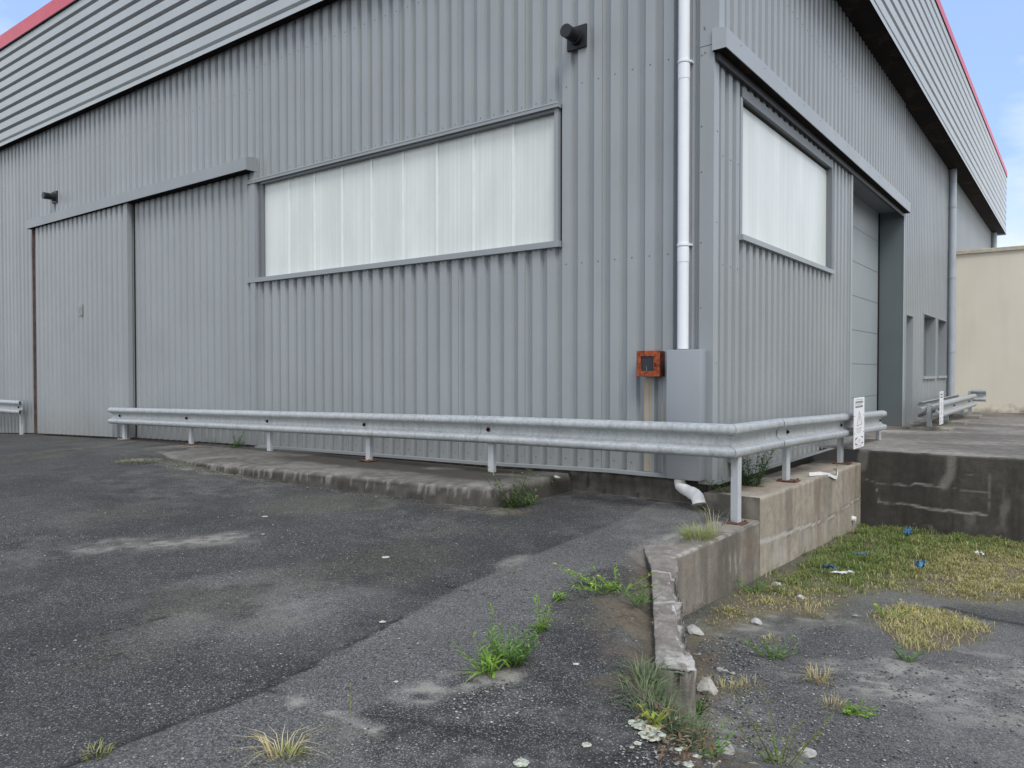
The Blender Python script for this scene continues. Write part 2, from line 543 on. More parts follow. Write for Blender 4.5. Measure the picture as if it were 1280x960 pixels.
# and towards the south behind the yard
hs = t.nodes.new('ShaderNodeMapRange'); hs.inputs['From Min'].default_value = .2; hs.inputs['From Max'].default_value = -.7
hs.inputs['To Min'].default_value = .0; hs.inputs['To Max'].default_value = .24
t.links.new(sx.outputs[1], hs.inputs[0])
ad0 = t.nodes.new('ShaderNodeMath'); t.links.new(hz.outputs[0], ad0.inputs[0]); hx = t.nodes.new('ShaderNodeMapRange'); hx.inputs['From Min'].default_value = .25; hx.inputs['From Max'].default_value = .85
hx.inputs['To Min'].default_value = .0; hx.inputs['To Max'].default_value = .36
t.links.new(sx.outputs[0], hx.inputs[0])
hm = t.nodes.new('ShaderNodeMath'); hm.operation = 'MAXIMUM'; t.links.new(hs.outputs[0], hm.inputs[0]); t.links.new(hx.outputs[0], hm.inputs[1])
t.links.new(hm.outputs[0], ad0.inputs[1])
ad = t.nodes.new('ShaderNodeMath'); t.links.new(nz.outputs['Fac'], ad.inputs[0]); t.links.new(ad0.outputs[0], ad.inputs[1])
cr = t.nodes.new('ShaderNodeValToRGB'); cr.color_ramp.elements[0].position = .5; cr.color_ramp.elements[1].position = .72
t.links.new(ad.outputs[0], cr.inputs[0])
nz2 = t.nodes.new('ShaderNodeTexNoise'); nz2.inputs['Scale'].default_value = 5; nz2.inputs['Detail'].default_value = 6
t.links.new(mp.outputs[0], nz2.inputs['Vector'])
cc = t.nodes.new('ShaderNodeValToRGB'); cc.color_ramp.elements[0].position = .35; cc.color_ramp.elements[1].position = .62
cc.color_ramp.elements[0].color = (6.4, 6.8, 7.6, 1); cc.color_ramp.elements[1].color = (9.8, 9.8, 9.7, 1)
t.links.new(nz2.outputs['Fac'], cc.inputs[0])
hsv = t.nodes.new('ShaderNodeMix'); hsv.data_type = 'RGBA'; hsv.inputs[0].default_value = .5
t.links.new(sky.outputs[0], hsv.inputs[6]); hsv.inputs[7].default_value = (4.3, 6.2, 10.4, 1)
mx = t.nodes.new('ShaderNodeMix'); mx.data_type = 'RGBA'
t.links.new(cr.outputs[0], mx.inputs[0]); t.links.new(hsv.outputs[2], mx.inputs[6]); t.links.new(cc.outputs[0], mx.inputs[7])
t.links.new(mx.outputs[2], bg.inputs[0]); bg.inputs[1].default_value = .145

sl = bpy.data.lights.new('sun', 'SUN'); sl.energy = 2.1; sl.angle = math.radians(22); sl.color = (1, .965, .91)
so = bpy.data.objects.new('sun', sl); COL.objects.link(so)
sv = Vector((math.cos(SUN_EL) * math.cos(SUN_AZ), math.cos(SUN_EL) * math.sin(SUN_AZ), math.sin(SUN_EL)))
so.rotation_euler = sv.to_track_quat('Z', 'Y').to_euler(); so.location = (10, -20, 30)

cam = bpy.data.cameras.new('camera'); cam.lens = FOC; cam.sensor_width = 36; cam.clip_end = 2000; cam.clip_start = .05
co = bpy.data.objects.new('camera', cam); COL.objects.link(co); co.location = CAM
co.rotation_euler = Vector(FW).to_track_quat('-Z', 'Y').to_euler()
scn.camera = co
scn.view_settings.view_transform = 'Standard'; scn.view_settings.look = 'None'; scn.view_settings.exposure = 0
scn.render.resolution_x, scn.render.resolution_y = 1024, 768

# ------------------------------------------------------------------ ground: upper asphalt
ys = np.concatenate([[-300, -120, -60, -30, -18, -12, -9, -7.5], np.arange(-6.6, 0.06, .025)])
xs_neg = np.concatenate([[-300, -120, -70, -45, -32, -26, -22], np.arange(-19, -9, .08), np.arange(-9, -4, .04)])
WL = [(-60., 300.), (-5.35, 300.), (-5.1, 8.), (-4.9, 2.6), (-4.68, 1.93), (-4.3, 1.62), (-3.86, 1.36), (-1.93, .30), (-1.88, .36), (-.2, .36), (-.17, .0), (.2, .0)]
WY = [p[0] for p in WL]; WX = [p[1] for p in WL]


def xedge(y):
    e = np.interp(y, WY, WX)
    j = (fbm(np.asarray(y) * 1.0, np.zeros_like(y), 6, 21, 3) - .5)
    return e + np.where((np.asarray(y) > -5.0) & (np.asarray(y) < -3.7), j * .22, 0)


rows = []
s = np.linspace(0, 1, 230)
for y in ys:
    xe = float(xedge(np.array(y)))
    A = min(xe, 2.0)
    tail = -4 + (A + 4) * s
    far = A + (xe - A) * np.linspace(0, 1, 26)[1:] ** 3
    rows.append(np.concatenate([xs_neg, tail, far]))
X = np.array(rows); Y = np.repeat(ys[:, None], X.shape[1], 1)
Z = zup(X, Y)
gap = sm(.3, 0, np.interp(Y, WY, WX) - X) * sm(-5, -4.2, Y) * sm(-1.6, -2.3, Y)
Z = Z - .09 * gap * (.4 + fbm(X, Y, 7, 31, 3))


def G(*pts): return [onG(zup, *p)[:2] for p in pts]


wx = X + .16 * (fbm(X, Y, 2.2, 41) - .5); wy = Y + .16 * (fbm(X, Y, 2.2, 42) - .5)
fx = X + .05 * (fbm(X, Y, 9, 43) - .5); fy = Y + .05 * (fbm(X, Y, 9, 44) - .5)
mA = masks(X.shape); mB = masks(X.shape)
light = G((60, 985), (90, 955), (150, 930), (250, 893), (330, 860), (420, 815), (500, 772), (570, 735), (640, 705), (700, 680), (770, 652), (815, 628), (880, 615), (880, 660), (800, 705), (745, 712), (700, 745), (660, 795), (610, 840), (520, 868), (455, 890), (470, 960), (480, 990))
mA[..., 0] = sm(-.02, .05, sdist(fx, fy, light)) * (.75 + .5 * (fbm(X, Y, 1.5, 45) - .5))
mA[..., 0] += .75 * sm(.95, .35, np.hypot((wx - G((312, 755))[0][0]) * .72, wy - G((312, 755))[0][1])) * sm(.3, .6, fbm(X, Y, 3, 86))
mA[..., 0] += .55 * sm(.9, .1, dline(wx, wy, G((0, 560), (120, 553), (300, 600), (420, 640)))) * fbm(X, Y, 2, 46)
# dust and sand
dust = .8 * sm(.38, .0, dline(wx, wy, G((135, 682), (200, 680), (250, 676), (290, 672)))) * (.35 + .9 * sm(.3, .6, fbm(X, Y, 7, 65)))
dust += .40 * sm(.34, .0, dline(wx, wy, G((250, 765), (330, 745), (360, 775)))) * fbm(X, Y, 6, 47)
dust += 1.6 * sm(.06, .01, dline(fx, fy, G((362, 872), (395, 883), (432, 893), (470, 915)))) * sm(.35, .6, fbm(X, Y, 14, 48))
dust += 1.7 * sm(.15, .0, dline(wx, wy, G((525, 868), (560, 855), (600, 842), (625, 845)))) * sm(.3, .55, fbm(X, Y, 12, 49))
dust += .7 * sm(.10, .0, dline(wx, wy, G((625, 708), (660, 697)))) + .3 * sm(.3, 0, dline(wx, wy, G((350, 775), (420, 735), (460, 745)))) * fbm(X, Y, 8, 66)
dust += 1.3 * sm(.18, .0, dline(wx, wy, G((812, 690), (860, 668), (905, 655))))
dust += .55 * sm(.3, 0, dline(wx, wy, G((240, 585), (330, 598), (420, 606), (540, 622), (620, 640)))) * sm(.4, .6, fbm(X, Y, 8, 50))
dust += .5 * sm(.22, 0, dline(wx, wy, G((720, 610), (780, 618), (840, 628)))) * sm(.35, .6, fbm(X, Y, 8, 51))
dust += .8 * sm(.10, 0, dline(fx, fy, [(1.40, -3.95), (1.62, -4.3), (1.93, -4.68), (2.5, -4.9)])) * sm(.35, .55, fbm(X, Y, 16, 52))
dust += .3 * sm(.14, 0, dline(wx, wy, G((440, 905), (560, 935), (700, 955)))) * sm(.45, .6, fbm(X, Y, 14, 53))
dust += .22 * sm(.45, .7, fbm(X, Y, .8, 67)) * sm(.4, .65, fbm(X, Y, 6, 68))
mA[..., 1] = np.clip(dust, 0, 1) * (.45 + .55 * sm(.42, .58, fbm(X, Y, 16, 69, 2)))
# cracks and the step between the two layers
ck = np.zeros(X.shape)
for pts, wd, st in [([(60, 985), (90, 955), (150, 930), (190, 914), (250, 893), (330, 860), (420, 815), (500, 772)], .016, .8),
                    ([(0, 572), (80, 564), (140, 558), (205, 547)], .03, .9),
                    ([(560, 733), (610, 744), (655, 752)], .008, .8), ([(265, 842), (310, 852), (330, 860), (372, 874)], .008, .7),
                    ([(470, 892), (540, 905), (600, 918), (680, 948)], .012, .4), ([(690, 900), (760, 935)], .010, .4), ([(20, 830), (80, 800), (130, 792), (210, 770)], .006, .6), ([(130, 792), (150, 820), (200, 845)], .005, .5), ([(400, 700), (450, 690), (520, 700), (560, 733)], .006, .5)]:
    ck = np.maximum(ck, st * sm(wd * 1.5, wd * .3, dline(fx, fy, G(*pts))) * sm(.25, .5, fbm(X, Y, 6, 54)))
ck = np.maximum(ck, .7 * sm(.10, .0, dline(X, Y, [(-9, -1.55), (-6, -1.7), (-3.2, -1.45), (-1.7, -1.3)])) * fbm(X, Y, 9, 57) * .6)
mA[..., 2] = np.clip(ck, 0, 1)
# soil near the broken wall, dark patches, white grit, moss
soil = .9 * sm(.35, .05, dline(wx, wy, G((770, 755), (795, 790), (800, 830)))) * sm(.35, .6, fbm(X, Y, 5, 55))
soil += .6 * sm(.2, 0, dline(wx, wy, G((735, 825), (760, 850)))) * sm(.4, .6, fbm(X, Y, 7, 56))
soil += 1.0 * sm(.14, .02, dline(wx, wy, [(1.30, -3.7), (1.5, -4.15), (1.75, -4.5)]))
soil += .6 * sm(.12, 0, dline(X, Y, [(-16, -.05), (-8.5, -.05)])) + .8 * sm(.22, .02, dline(wx, wy, G((860, 612), (895, 630))))
mB[..., 0] = np.clip(soil + gap * .9, 0, 1)
dk = G((700, 748), (740, 715), (800, 712), (815, 830), (800, 900), (860, 960), (880, 990), (480, 990), (465, 930), (520, 872), (610, 845), (660, 800))
dark = .8 * sm(-.05, .2, sdist(wx, wy, dk))
dark = np.maximum(dark, .55 * sm(.5, .1, dline(wx, wy, G((420, 720), (540, 690), (690, 645), (760, 625)))))
dark = np.maximum(dark, .5 * sm(.5, .1, dline(wx, wy, G((0, 600), (100, 610), (230, 650)))))
mB[..., 1] = np.clip(dark + .5 * sm(-.4, -1.6, Y) * sm(-2.6, -1.8, Y) * sm(-9, -7, X) * sm(0., -1.5, X), 0, 1) * (.7 + .6 * (fbm(X, Y, 3, 58) - .5))
grit = .75 * sm(.9, .1, np.hypot((X - G((310, 740))[0][0]) * .8, Y - G((310, 740))[0][1])) * sm(.35, .65, fbm(X, Y, 3.5, 59))
grit += .6 * sm(.45, .05, dline(wx, wy, G((330, 668), (430, 672), (560, 660)))) * sm(.35, .6, fbm(X, Y, 5, 60))
grit += .55 * sm(.5, .05, dline(wx, wy, G((480, 880), (620, 860), (560, 930), (420, 950)))) * sm(.35, .6, fbm(X, Y, 6, 61))
grit += .5 * np.clip(dust, 0, 1) + .25 + .35 * sm(.5, .7, fbm(X, Y, 1.3, 62))
mB[..., 2] = np.clip(grit, 0, 1)
moss = .9 * sm(.32, .0, dline(wx, wy, G((160, 576), (215, 578), (300, 592), (420, 604), (560, 622), (640, 640)))) + .8 * sm(.25, 0, dline(wx, wy, G((715, 606), (850, 622))))
moss += .7 * sm(.12, 0, dline(X, Y, [(-19, -.1), (-16, -.12)])) + .3 * sm(.55, .7, fbm(X, Y, .9, 63))
mB[..., 3] = np.clip(moss, 0, 1)
Z = Z + .012 * mA[..., 0] * 0 + .004 * (fbm(X, Y, 12, 64) - .5) - .012 * mA[..., 2]
# skirt down the broken edge
sk = np.stack([X[:, -1:] + .02, Y[:, -1:], Z[:, -1:] - .22], -1)
V = np.concatenate([np.stack([X, Y, Z], -1), sk], 1)
e1 = mA[:, -1:].copy(); e1[..., 1] = .3; e2 = mB[:, -1:].copy(); e2[..., 0] = .8
tag(grid_mesh('asphalt_yard', V, ['asphalt'], {'mask_a': np.concatenate([mA, e1], 1), 'mask_b': np.concatenate([mB, e2], 1)}), kind='structure')

# ------------------------------------------------------------------ ground: lower yard
ys2 = np.concatenate([[-6.5, -5.6], np.arange(-5.1, 3.82, .03)])
xs2 = np.concatenate([np.arange(.1, 5.2, .03), [5.6, 6.5, 8, 11, 16, 25, 45, 100, 300]])
X, Y = np.meshgrid(xs2, ys2); Z = zlow(X, Y)


def L(*pts): return [onG(zlow, *p)[:2] for p in pts]


def L3(px, py): return onG(zlow, px, py)


wx = X + .2 * (fbm(X, Y, 2.2, 71) - .5); wy = Y + .2 * (fbm(X, Y, 2.2, 72) - .5)
GR1 = L((862, 800), (905, 786), (965, 768), (1035, 772), (1062, 752), (1110, 738), (1180, 748), (1215, 755), (1262, 752), (1340, 768), (1460, 760), (1460, 668), (1280, 678), (1180, 668), (1074, 656), (1020, 690), (960, 722), (905, 752))
GR2 = L((1086, 768), (1130, 757), (1182, 765), (1243, 785), (1232, 800), (1188, 812), (1142, 815), (1112, 797))
g1 = sdist(wx, wy, GR1); g2 = sdist(wx, wy, GR2)
mA = masks(X.shape); mB = masks(X.shape)
mA[..., 0] = .22 + .4 * sm(.4, .65, fbm(X, Y, .9, 73)) + 1.0 * sm(1.7, 2.5, X + .35 * Y + .9)
lod = (.85 * sm(.45, 0, dline(wx, wy, L((905, 790), (960, 770), (1040, 772)))) * sm(.3, .6, fbm(X, Y, 6, 74))
       + .8 * sm(.35, 0, dline(wx, wy, L((890, 880), (905, 920), (960, 945)))) * sm(.3, .55, fbm(X, Y, 7, 75))
       + .7 * sm(.6, .1, dline(wx, wy, L((1060, 845), (1150, 850), (1220, 830), (1300, 840)))) * sm(.3, .6, fbm(X, Y, 4, 76))
       + .6 * sm(.9, .1, dline(wx, wy, L((1230, 870), (1290, 900)))) * sm(.3, .6, fbm(X, Y, 5, 77)))
lod = np.clip(lod, 0, 1)
mA[..., 1] = 1.15 * lod * (.3 + .75 * sm(.45, .6, fbm(X, Y, 16, 85, 2)))
mA[..., 2] = .7 * sm(.05, .01, dline(wx, wy, L((1120, 775), (1180, 760), (1225, 772), (1290, 782))))
mB[..., 0] = np.clip(sm(-.12, .12, g1) + sm(-.08, .08, g2) + 1.1 * sm(.22, .05, dline(wx, wy, L((872, 800), (868, 860), (862, 915), (905, 945)))) * sm(.3, .5, fbm(X, Y, 8, 78)), 0, 1)
mB[..., 1] = .8 * sm(.35, .1, dline(wx, wy, L((1225, 765), (1290, 778), (1400, 780)))) + .35 * sm(.4, .6, fbm(X, Y, 1.1, 79))
mB[..., 2] = np.clip(.3 + .9 * lod + .4 * sm(.4, .65, fbm(X, Y, 2, 80)) + .5 * sm(.4, 0, dline(wx, wy, L((900, 830), (900, 930), (960, 950)))), 0, 1)
mB[..., 3] = np.clip(.7 * sm(-.5, 0, g1) + .4 * sm(.3, 0, dline(wx, wy, L((905, 950), (990, 955)))), 0, 1) * .7
Z = Z + .006 * (fbm(X, Y, 10, 81) - .5) + .03 * sm(-.1, .3, g1) * fbm(X, Y, 2, 82)
tag(grid_mesh('lower_yard', np.stack([X, Y, Z], -1), ['asphalt'], {'mask_a': mA, 'mask_b': mB}), kind='structure')

# ------------------------------------------------------------------ ground: raised concrete loading yard
def zplat(y): return np.interp(y, [3.8, 9, 18], [.05, .0, -.02])


ysp = np.concatenate([np.arange(3.8, 10, .06), np.arange(10, 17.3, .15), [17.4]]); xsp = np.concatenate([np.arange(-.5, 4.5, .05), [5, 6, 8, 12, 20, 40, 80, 300]])
X, Y = np.meshgrid(xsp, ysp); Z = zplat(Y) + .012 * (fbm(X, Y, 1.1, 91) - .5)
m = masks(X.shape)
band = fbm(X * .35, Y * 1.0, 1.1, 92)
m[..., 1] = np.clip(.42 * sm(.46, .64, band) + .5 * sm(13, 17, Y) * sm(1.2, 1.8, X), 0, 1)
m[..., 0] = np.clip(.55 * sm(.38, .24, band) * sm(4.6, 6, Y) + .8 * sm(.07, .0, np.abs(Y - 3.83)) * sm(.3, .6, fbm(X, Y, 9, 93)), 0, 1)
m[..., 2] = .5 * sm(.25, 0, dline(X, Y, [(1.35, 6.4), (1.5, 6.5)])) + .5 * sm(.2, 0, dline(X, Y, [(2.15, 6.2), (2.3, 6.2)])) + .5 * sm(.4, .0, X) * sm(.4, .6, fbm(X, Y, 3, 94))
tag(grid_mesh('loading_yard', np.stack([X, Y, Z], -1), ['plateau'], {'mask_a': m}), kind='structure')

# ------------------------------------------------------------------ concrete apron along the wall
fe = [(-9.9, -.95), (-9.2, -1.2), (-8.75, -1.3), (-8.0, -1.44), (-6.9, -1.6), (-5.8, -1.66), (-4.6, -1.52), (-3.2, -1.42), (-2.1, -1.38), (-1.78, -1.28), (-1.68, -1.14)]
sx_ = np.unique(np.concatenate([np.arange(-9.9, -1.68, .02), [-1.68]]))
fy_ = np.interp(sx_, [p[0] for p in fe], [p[1] for p in fe]) + .03 * (fbm(sx_, sx_ * 0, 4, 101, 4) - .5) + .035 * (fbm(sx_, sx_ * 0, 17, 109, 3) - .5)
tt = np.linspace(0, 1, 40)
X = np.repeat(sx_[None], 40, 0); Y = .03 + (fy_[None] - .03) * tt[:, None]; Z = zslab(X) + .012 * (fbm(X, Y, 3, 102) - .5) - .02 * sm(.93, 1, tt)[:, None]
fade = sm(-8.9, -9.8, X); Z = Z * (1 - fade) + (zup(X, Y) - .01) * fade
drops = []
for k, dz in enumerate([.03, .07, .12, .2, .32]):
    yy = fy_ - .004 * (k + 1) - .03 * (fbm(sx_ * 1, sx_ * 0 + k * .35, 13, 103, 4) - .3) - .05 * (k == 4)
    drops.append(np.stack([sx_, yy, Z[-1] - dz], -1))
V = np.concatenate([np.stack([X, Y, Z], -1), np.array(drops)], 0)
# right-hand end face
endc = [np.stack([np.full(V.shape[0], -1.675 + .01 * k + 0), V[:, -1, 1], V[:, -1, 2] - .08 * k], -1) for k in range(1, 5)]
V = np.concatenate([V] + [e[:, None] for e in endc], 1)
X, Y, Z = V[..., 0], V[..., 1], V[..., 2]
m = masks(X.shape)
m[..., 2] = .0
rustb = sm(-1.12, -.8, Y + .35 * (fbm(X * .7, Y, 2.2, 108) - .5)) * sm(-6.6, -5.6, X) * sm(-1.75, -2.2, X) * sm(.33, .46, fbm(X * .5, Y, 3, 104))
m[..., 1] = np.clip(.88 * rustb, 0, 1); m[..., 2] = .08 * rustb
m[40:, :, 1] = np.maximum(m[40:, :, 1], .5 + .35 * sm(.4, .6, fbm(X[40:] * .35 + Z[40:], Z[40:] * 2.5, 9, 105))); m[:, -4:, 1] = .85
m[38:42, :, 0] = .3 * sm(.5, .7, fbm(X[38:42], Y[38:42], 20, 106))
m[:38, :, 0] = np.maximum(m[:38, :, 0], .22 * sm(-.8, -1.3, Y[:38]) * sm(.4, .65, fbm(X[:38], Y[:38], 2.5, 107)))
tag(grid_mesh('concrete_apron', V, ['slab'], {'mask_a': m}, flip=True), kind='structure')

# ------------------------------------------------------------------ retaining walls
rw = empty('retaining_wall', (.45, 1.5, -.95), 'stained tan concrete retaining wall stepping down beside the grassy lower yard', 'retaining wall')


def wface(name, mat, ya, yb, ztop, zbot, marks, parent, xf=.55, thick=.2, capx0=None, extra=None):
    yv = np.linspace(ya, yb, int(abs(yb - ya) / .025) + 2)
    zt = ztop(yv); sv_ = np.linspace(0, 1, 42)
    Yg = np.repeat(yv[None], 42, 0); Zg = zt[None] + (zbot(yv)[None] - zt[None]) * sv_[:, None]
    Xg = xf + .008 * (fbm(Yg, Zg, 2.5, 111) - .5)
    rows_ = [np.stack([Xg, Yg, Zg], -1)]
    x0 = xf - thick if capx0 is None else capx0
    k = 12
    cx = xf - .012 + (x0 - xf + .012) * np.linspace(1, 0, k)
    top = np.stack([np.repeat(cx[:, None], len(yv), 1), np.repeat(yv[None], k, 0), np.repeat((zt + .008)[None], k, 0) + .012 * (fbm(np.repeat(cx[:, None], len(yv), 1), np.repeat(yv[None], k, 0), 6, 112) - .5)], -1)
    back = np.stack([np.full(len(yv), x0), yv, zt - .35], -1)[None]
    V_ = np.concatenate([back, top, rows_[0]], 0)
    m_ = masks(V_.shape[:2])
    marks(m_, V_, k + 1)
    return grid_mesh(name, V_, [mat], {'mask_a': m_}, parent, flip=True)


def marks_up(m_, V_, k):
    Yg, Zg = V_[..., 1], V_[..., 2]
    crack = [(-.6, -.53), (-.2, -.485), (.3, -.515), (.66, -.54), (.95, -.535), (1.5, -.59), (2.17, -.625), (3.0, -.60), (3.8, -.575)]
    wy_ = Yg + .05 * (fbm(Yg, Zg, 9, 113) - .5); wz_ = Zg + .05 * (fbm(Yg, Zg, 9, 114) - .5)
    d = dline(wy_, wz_, crack)
    wd = .012 + .03 * sm(.35, .6, fbm(Yg, Zg * 0, 2.5, 115)) * sm(2.5, 0, Yg)
    m_[..., 0] = np.where(np.arange(V_.shape[0])[:, None] >= k, sm(wd, wd * .2, d), 0)
    m_[..., 0] = np.maximum(m_[..., 0], .4 * sm(.62, .75, fbm(Yg * 3, Zg * .5, 3, 116)) * sm(-.45, -.6, Zg))
    m_[..., 1] = .4 * sm(.5, .75, fbm(Yg * 2.2, Zg * .25, 2.2, 117)) * sm(-.95, -.2, Zg) + .35 * sm(.02, .006, np.abs(d - .02)) * (np.arange(V_.shape[0])[:, None] >= k)
    m_[..., 2] = .4 * sm(.5, .7, fbm(Yg * 2, Zg * .3, 1.7, 118))
    m_[:k, :, 1] = .75 * sm(.35, .05, V_[:k, :, 0]) * sm(.35, .6, fbm(V_[:k, :, 0], Yg[:k], 4, 119)); m_[:k, :, 2] = .55 * sm(.4, .6, fbm(V_[:k, :, 0], Yg[:k], 3, 120))


def marks_low(m_, V_, k):
    Yg, Zg = V_[..., 1], V_[..., 2]
    m_[..., 1] = .42 * sm(.42, .7, fbm(Yg * 2.4, Zg * .3, 2, 121))
    m_[..., 0] = np.maximum(.55 * sm(.66, .76, fbm(Yg * 7, Zg * 1.2, 2, 122)) * sm(-.40, -.52, Zg) * sm(-.74, -.6, Zg), 0)
    m_[..., 2] = .35 * sm(.5, .7, fbm(Yg, Zg, 2, 123))
    m_[:k, :, 1] *= .35; m_[:k, :, 2] = .5 * sm(-.9, -.3, Yg[:k]); m_[k - 2:k + 1, :, 0] = .5 * sm(.45, .6, fbm(Yg[k - 2:k + 1], Zg[k - 2:k + 1], 9, 124))


wface('upper_section', 'concrete', -.19, 3.85, lambda y: np.interp(y, [-.2, 3.8], [-.07, -.13]), lambda y: np.full_like(y, -1.12), marks_up, rw, capx0=.0)
wface('lower_section', 'concrete_low', -2.06, -.195, lambda y: np.interp(y, [-2.06, -.2], [-.262, -.285]), lambda y: np.full_like(y, -1.0), marks_low, rw, thick=.2)
MB().box((.352, -2.058, -1.), (.545, -.21, -.268), 'concrete_low').build('core', rw)
# end face of the upper step (faces the camera side)
gx, gz = np.meshgrid(np.linspace(.0, .552, 24), np.linspace(-.06, -.9, 30))
m = masks(gx.shape); m[..., 1] = .55 * sm(.35, .65, fbm(gx * 2, gz, 4, 125)) + .25
grid_mesh('step_face', np.stack([gx, np.full(gx.shape, -.197) + .006 * fbm(gx, gz, 6, 126), gz], -1), ['concrete_low'], {'mask_a': m}, rw, flip=True)

# broken stub
N = 190; ss = np.linspace(0, 1, N)
lx = .26 + (1.325 - .26) * ss; ly = -1.84 + (-3.90 + 1.84) * ss
d_ = np.array([1.0, -1.92]); d_ /= np.linalg.norm(d_); nrm = np.array([-d_[1], d_[0]])
prof = np.concatenate([[0] * 5, np.linspace(0, 1, 20), [1] * 12])
zof = np.concatenate([np.linspace(-.5, -.02, 5), np.zeros(20), np.linspace(-.02, -.62, 12)])
V = np.zeros((N, len(prof), 3)); m = masks((N, len(prof)))
for i in range(N):
    chip = .055 * sm(.4, .75, fbm(np.array(ss[i]), np.array(.5), 5, 131)) * sm(.15, .4, ss[i]) + .012 * fbm(np.array(ss[i]), np.array(.2), 40, 132)
    wdt = .19 + .05 * sm(.3, .0, ss[i]) - chip * .6
    for j in range(len(prof)):
        u = prof[j]
        p = np.array([lx[i], ly[i]]) - nrm * .05 * sm(.3, .0, ss[i]) + nrm * (u * wdt)
        z = -.247 - .035 * ss[i] + zof[j]
        if j > 4: z += .014 * (fbm(np.array(ss[i] * 2.), np.array(u * .25 - zof[j]), 45, 139, 2) - .5)
        if j > 4: p = p + nrm * .016 * (fbm(np.array(ss[i] * 2.), np.array(u * .25 - zof[j]), 38, 140, 3) - .5)
        if 5 <= j < 25: z += .012 * (fbm(np.array(ss[i] * 2), np.array(u * .2), 12, 133) - .5) - (chip * 1.1 if u > .78 else 0) - .012 * max(0, ss[i] - .965) / .035
        V[i, j] = (p[0], p[1], z)
        r = fbm(np.array(ss[i] * 2.2), np.array(u * .4), 14, 134)
        if 5 <= j < 26:
            m[i, j, 0] = np.clip(sm(.74, .92, u + .5 * (r - .5)) * sm(.2, .4, ss[i]) * (.15 + 1.0 * sm(.4, .58, fbm(np.array(ss[i] * 2), np.array(u * .5), 11, 135))) + .75 * sm(.86, .99, ss[i] + .2 * (r - .5)) * (.1 + .9 * sm(.4, .55, fbm(np.array(ss[i] * 2), np.array(u * .2), 30, 160))) + .5 * sm(.68, .76, r), 0, 1)
            m[i, j, 0] = max(m[i, j, 0], .8 * float(sm(.012, .003, abs(ss[i] - .30 - .02 * u))), .7 * float(sm(.01, .003, abs(ss[i] - .60 + .03 * u))))
            m[i, j, 2] = .2
        elif j >= 26: m[i, j, 1] = .35 * r; m[i, j, 0] = .3 * sm(.6, .75, r)
        else: m[i, j, 1] = .8
# closed rough end
cen = []
for k in range(1, 7):
    f_ = 1 - k / 6.0
    row = V[-1].copy(); rm = masks((len(prof),))
    midp = V[-1, :, :2].mean(0)
    for j in range(len(prof)):
        row[j, 0] = midp[0] + (V[-1, j, 0] - midp[0]) * f_; row[j, 1] = midp[1] + (V[-1, j, 1] - midp[1]) * f_
        row[j, :2] += d_ * (.01 + .05 * (1 - abs(f_ - .5)) * (fbm(np.array(k * .31), np.array(V[-1, j, 2] * 1.0), 7, 136) - .35))
        row[j, 2] = V[-1, j, 2] - (.004 * k if 5 <= j < 25 else 0) + .012 * (fbm(np.array(k * .3), np.array(j * .3), 3, 137) - .5)
        rm[j, 1] = .25; rm[j, 0] = .6 * sm(.5, .7, fbm(np.array(k * .3), np.array(V[-1, j, 2] * 3), 4, 138))
    cen.append((row, rm))
V = np.concatenate([V] + [c[0][None] for c in cen], 0); m = np.concatenate([m] + [c[1][None] for c in cen], 0)
tag(grid_mesh('broken_wall', V, ['stub'], {'mask_a': m}, smooth=False), 'low broken concrete wall end with chipped white edge between asphalt and lower yard', 'wall')

# blackened wall across the back of the lower yard
gx = np.concatenate([np.arange(.5, 5, .025), np.linspace(5, 60, 60)]); gz = np.linspace(.045, -1.15, 60)
GX, GZ = np.meshgrid(gx, gz)
m = masks(GX.shape)
wz = GZ + .035 * (fbm(GX, GZ, 8, 141) - .5); wxx = GX + .03 * (fbm(GX, GZ, 8, 142) - .5)
for pts, wd, st in [([(.95, -.37), (1.15, -.37), (1.2, -.34), (1.55, -.36)], .016, .75), ([(.78, -.63), (1.1, -.62), (1.4, -.65), (2.0, -.66)], .02, .85), ([(1.13, -.36), (1.14, -.62)], .008, .6),
                    ([(.75, -.45), (.78, -.62)], .01, .5), ([(1.65, -.36), (1.75, -.39), (2.0, -.38)], .01, .4), ([(1.75, -.17), (1.85, -.18)], .01, .4), ([(1.2, -.86), (1.4, -.88), (1.42, -.95)], .02, .5),
                    ([(.56, -.33), (.75, -.38), (.95, -.37)], .01, .4), ([(2.02, -.08), (2.02, -.25), (2.03, -.6)], .008, .3)]:
    m[..., 0] = np.maximum(m[..., 0], .75 * st * sm(wd * 1.0, wd * .15, dline(wxx, wz, pts)) * sm(.25, .5, fbm(GX, GZ, 9, 143)))
m[..., 0] = np.maximum(m[..., 0], .30 * sm(.08, .02, dline(wxx, wz, [(1.62, .0), (1.6, -.2), (1.54, -.33)])))
m[..., 0] = np.maximum(m[..., 0], .2 * sm(.62, .74, fbm(GX * 2, GZ * .7, 2.5, 144)))
m[..., 1] = .35 * sm(.45, .65, fbm(GX * 1.5, GZ * .4, 1.6, 145)); m[..., 2] = .22 * sm(2.2, 3.2, GX)
face = np.stack([GX, 3.79 + .01 * (fbm(GX, GZ, 3, 146) - .5), GZ], -1)
lip = np.stack([gx, np.full_like(gx, 3.86), np.full_like(gx, .056)], -1)[None]
lm = masks((1, len(gx))); lm[..., 0] = .5 * sm(.45, .6, fbm(gx, gx * 0, 6, 147))
tag(grid_mesh('yard_wall', np.concatenate([lip, face], 0), ['darkwall'], {'mask_a': np.concatenate([lm, m], 0)}, flip=True), 'blackened block wall with pale mortar lines behind the grass', 'wall')

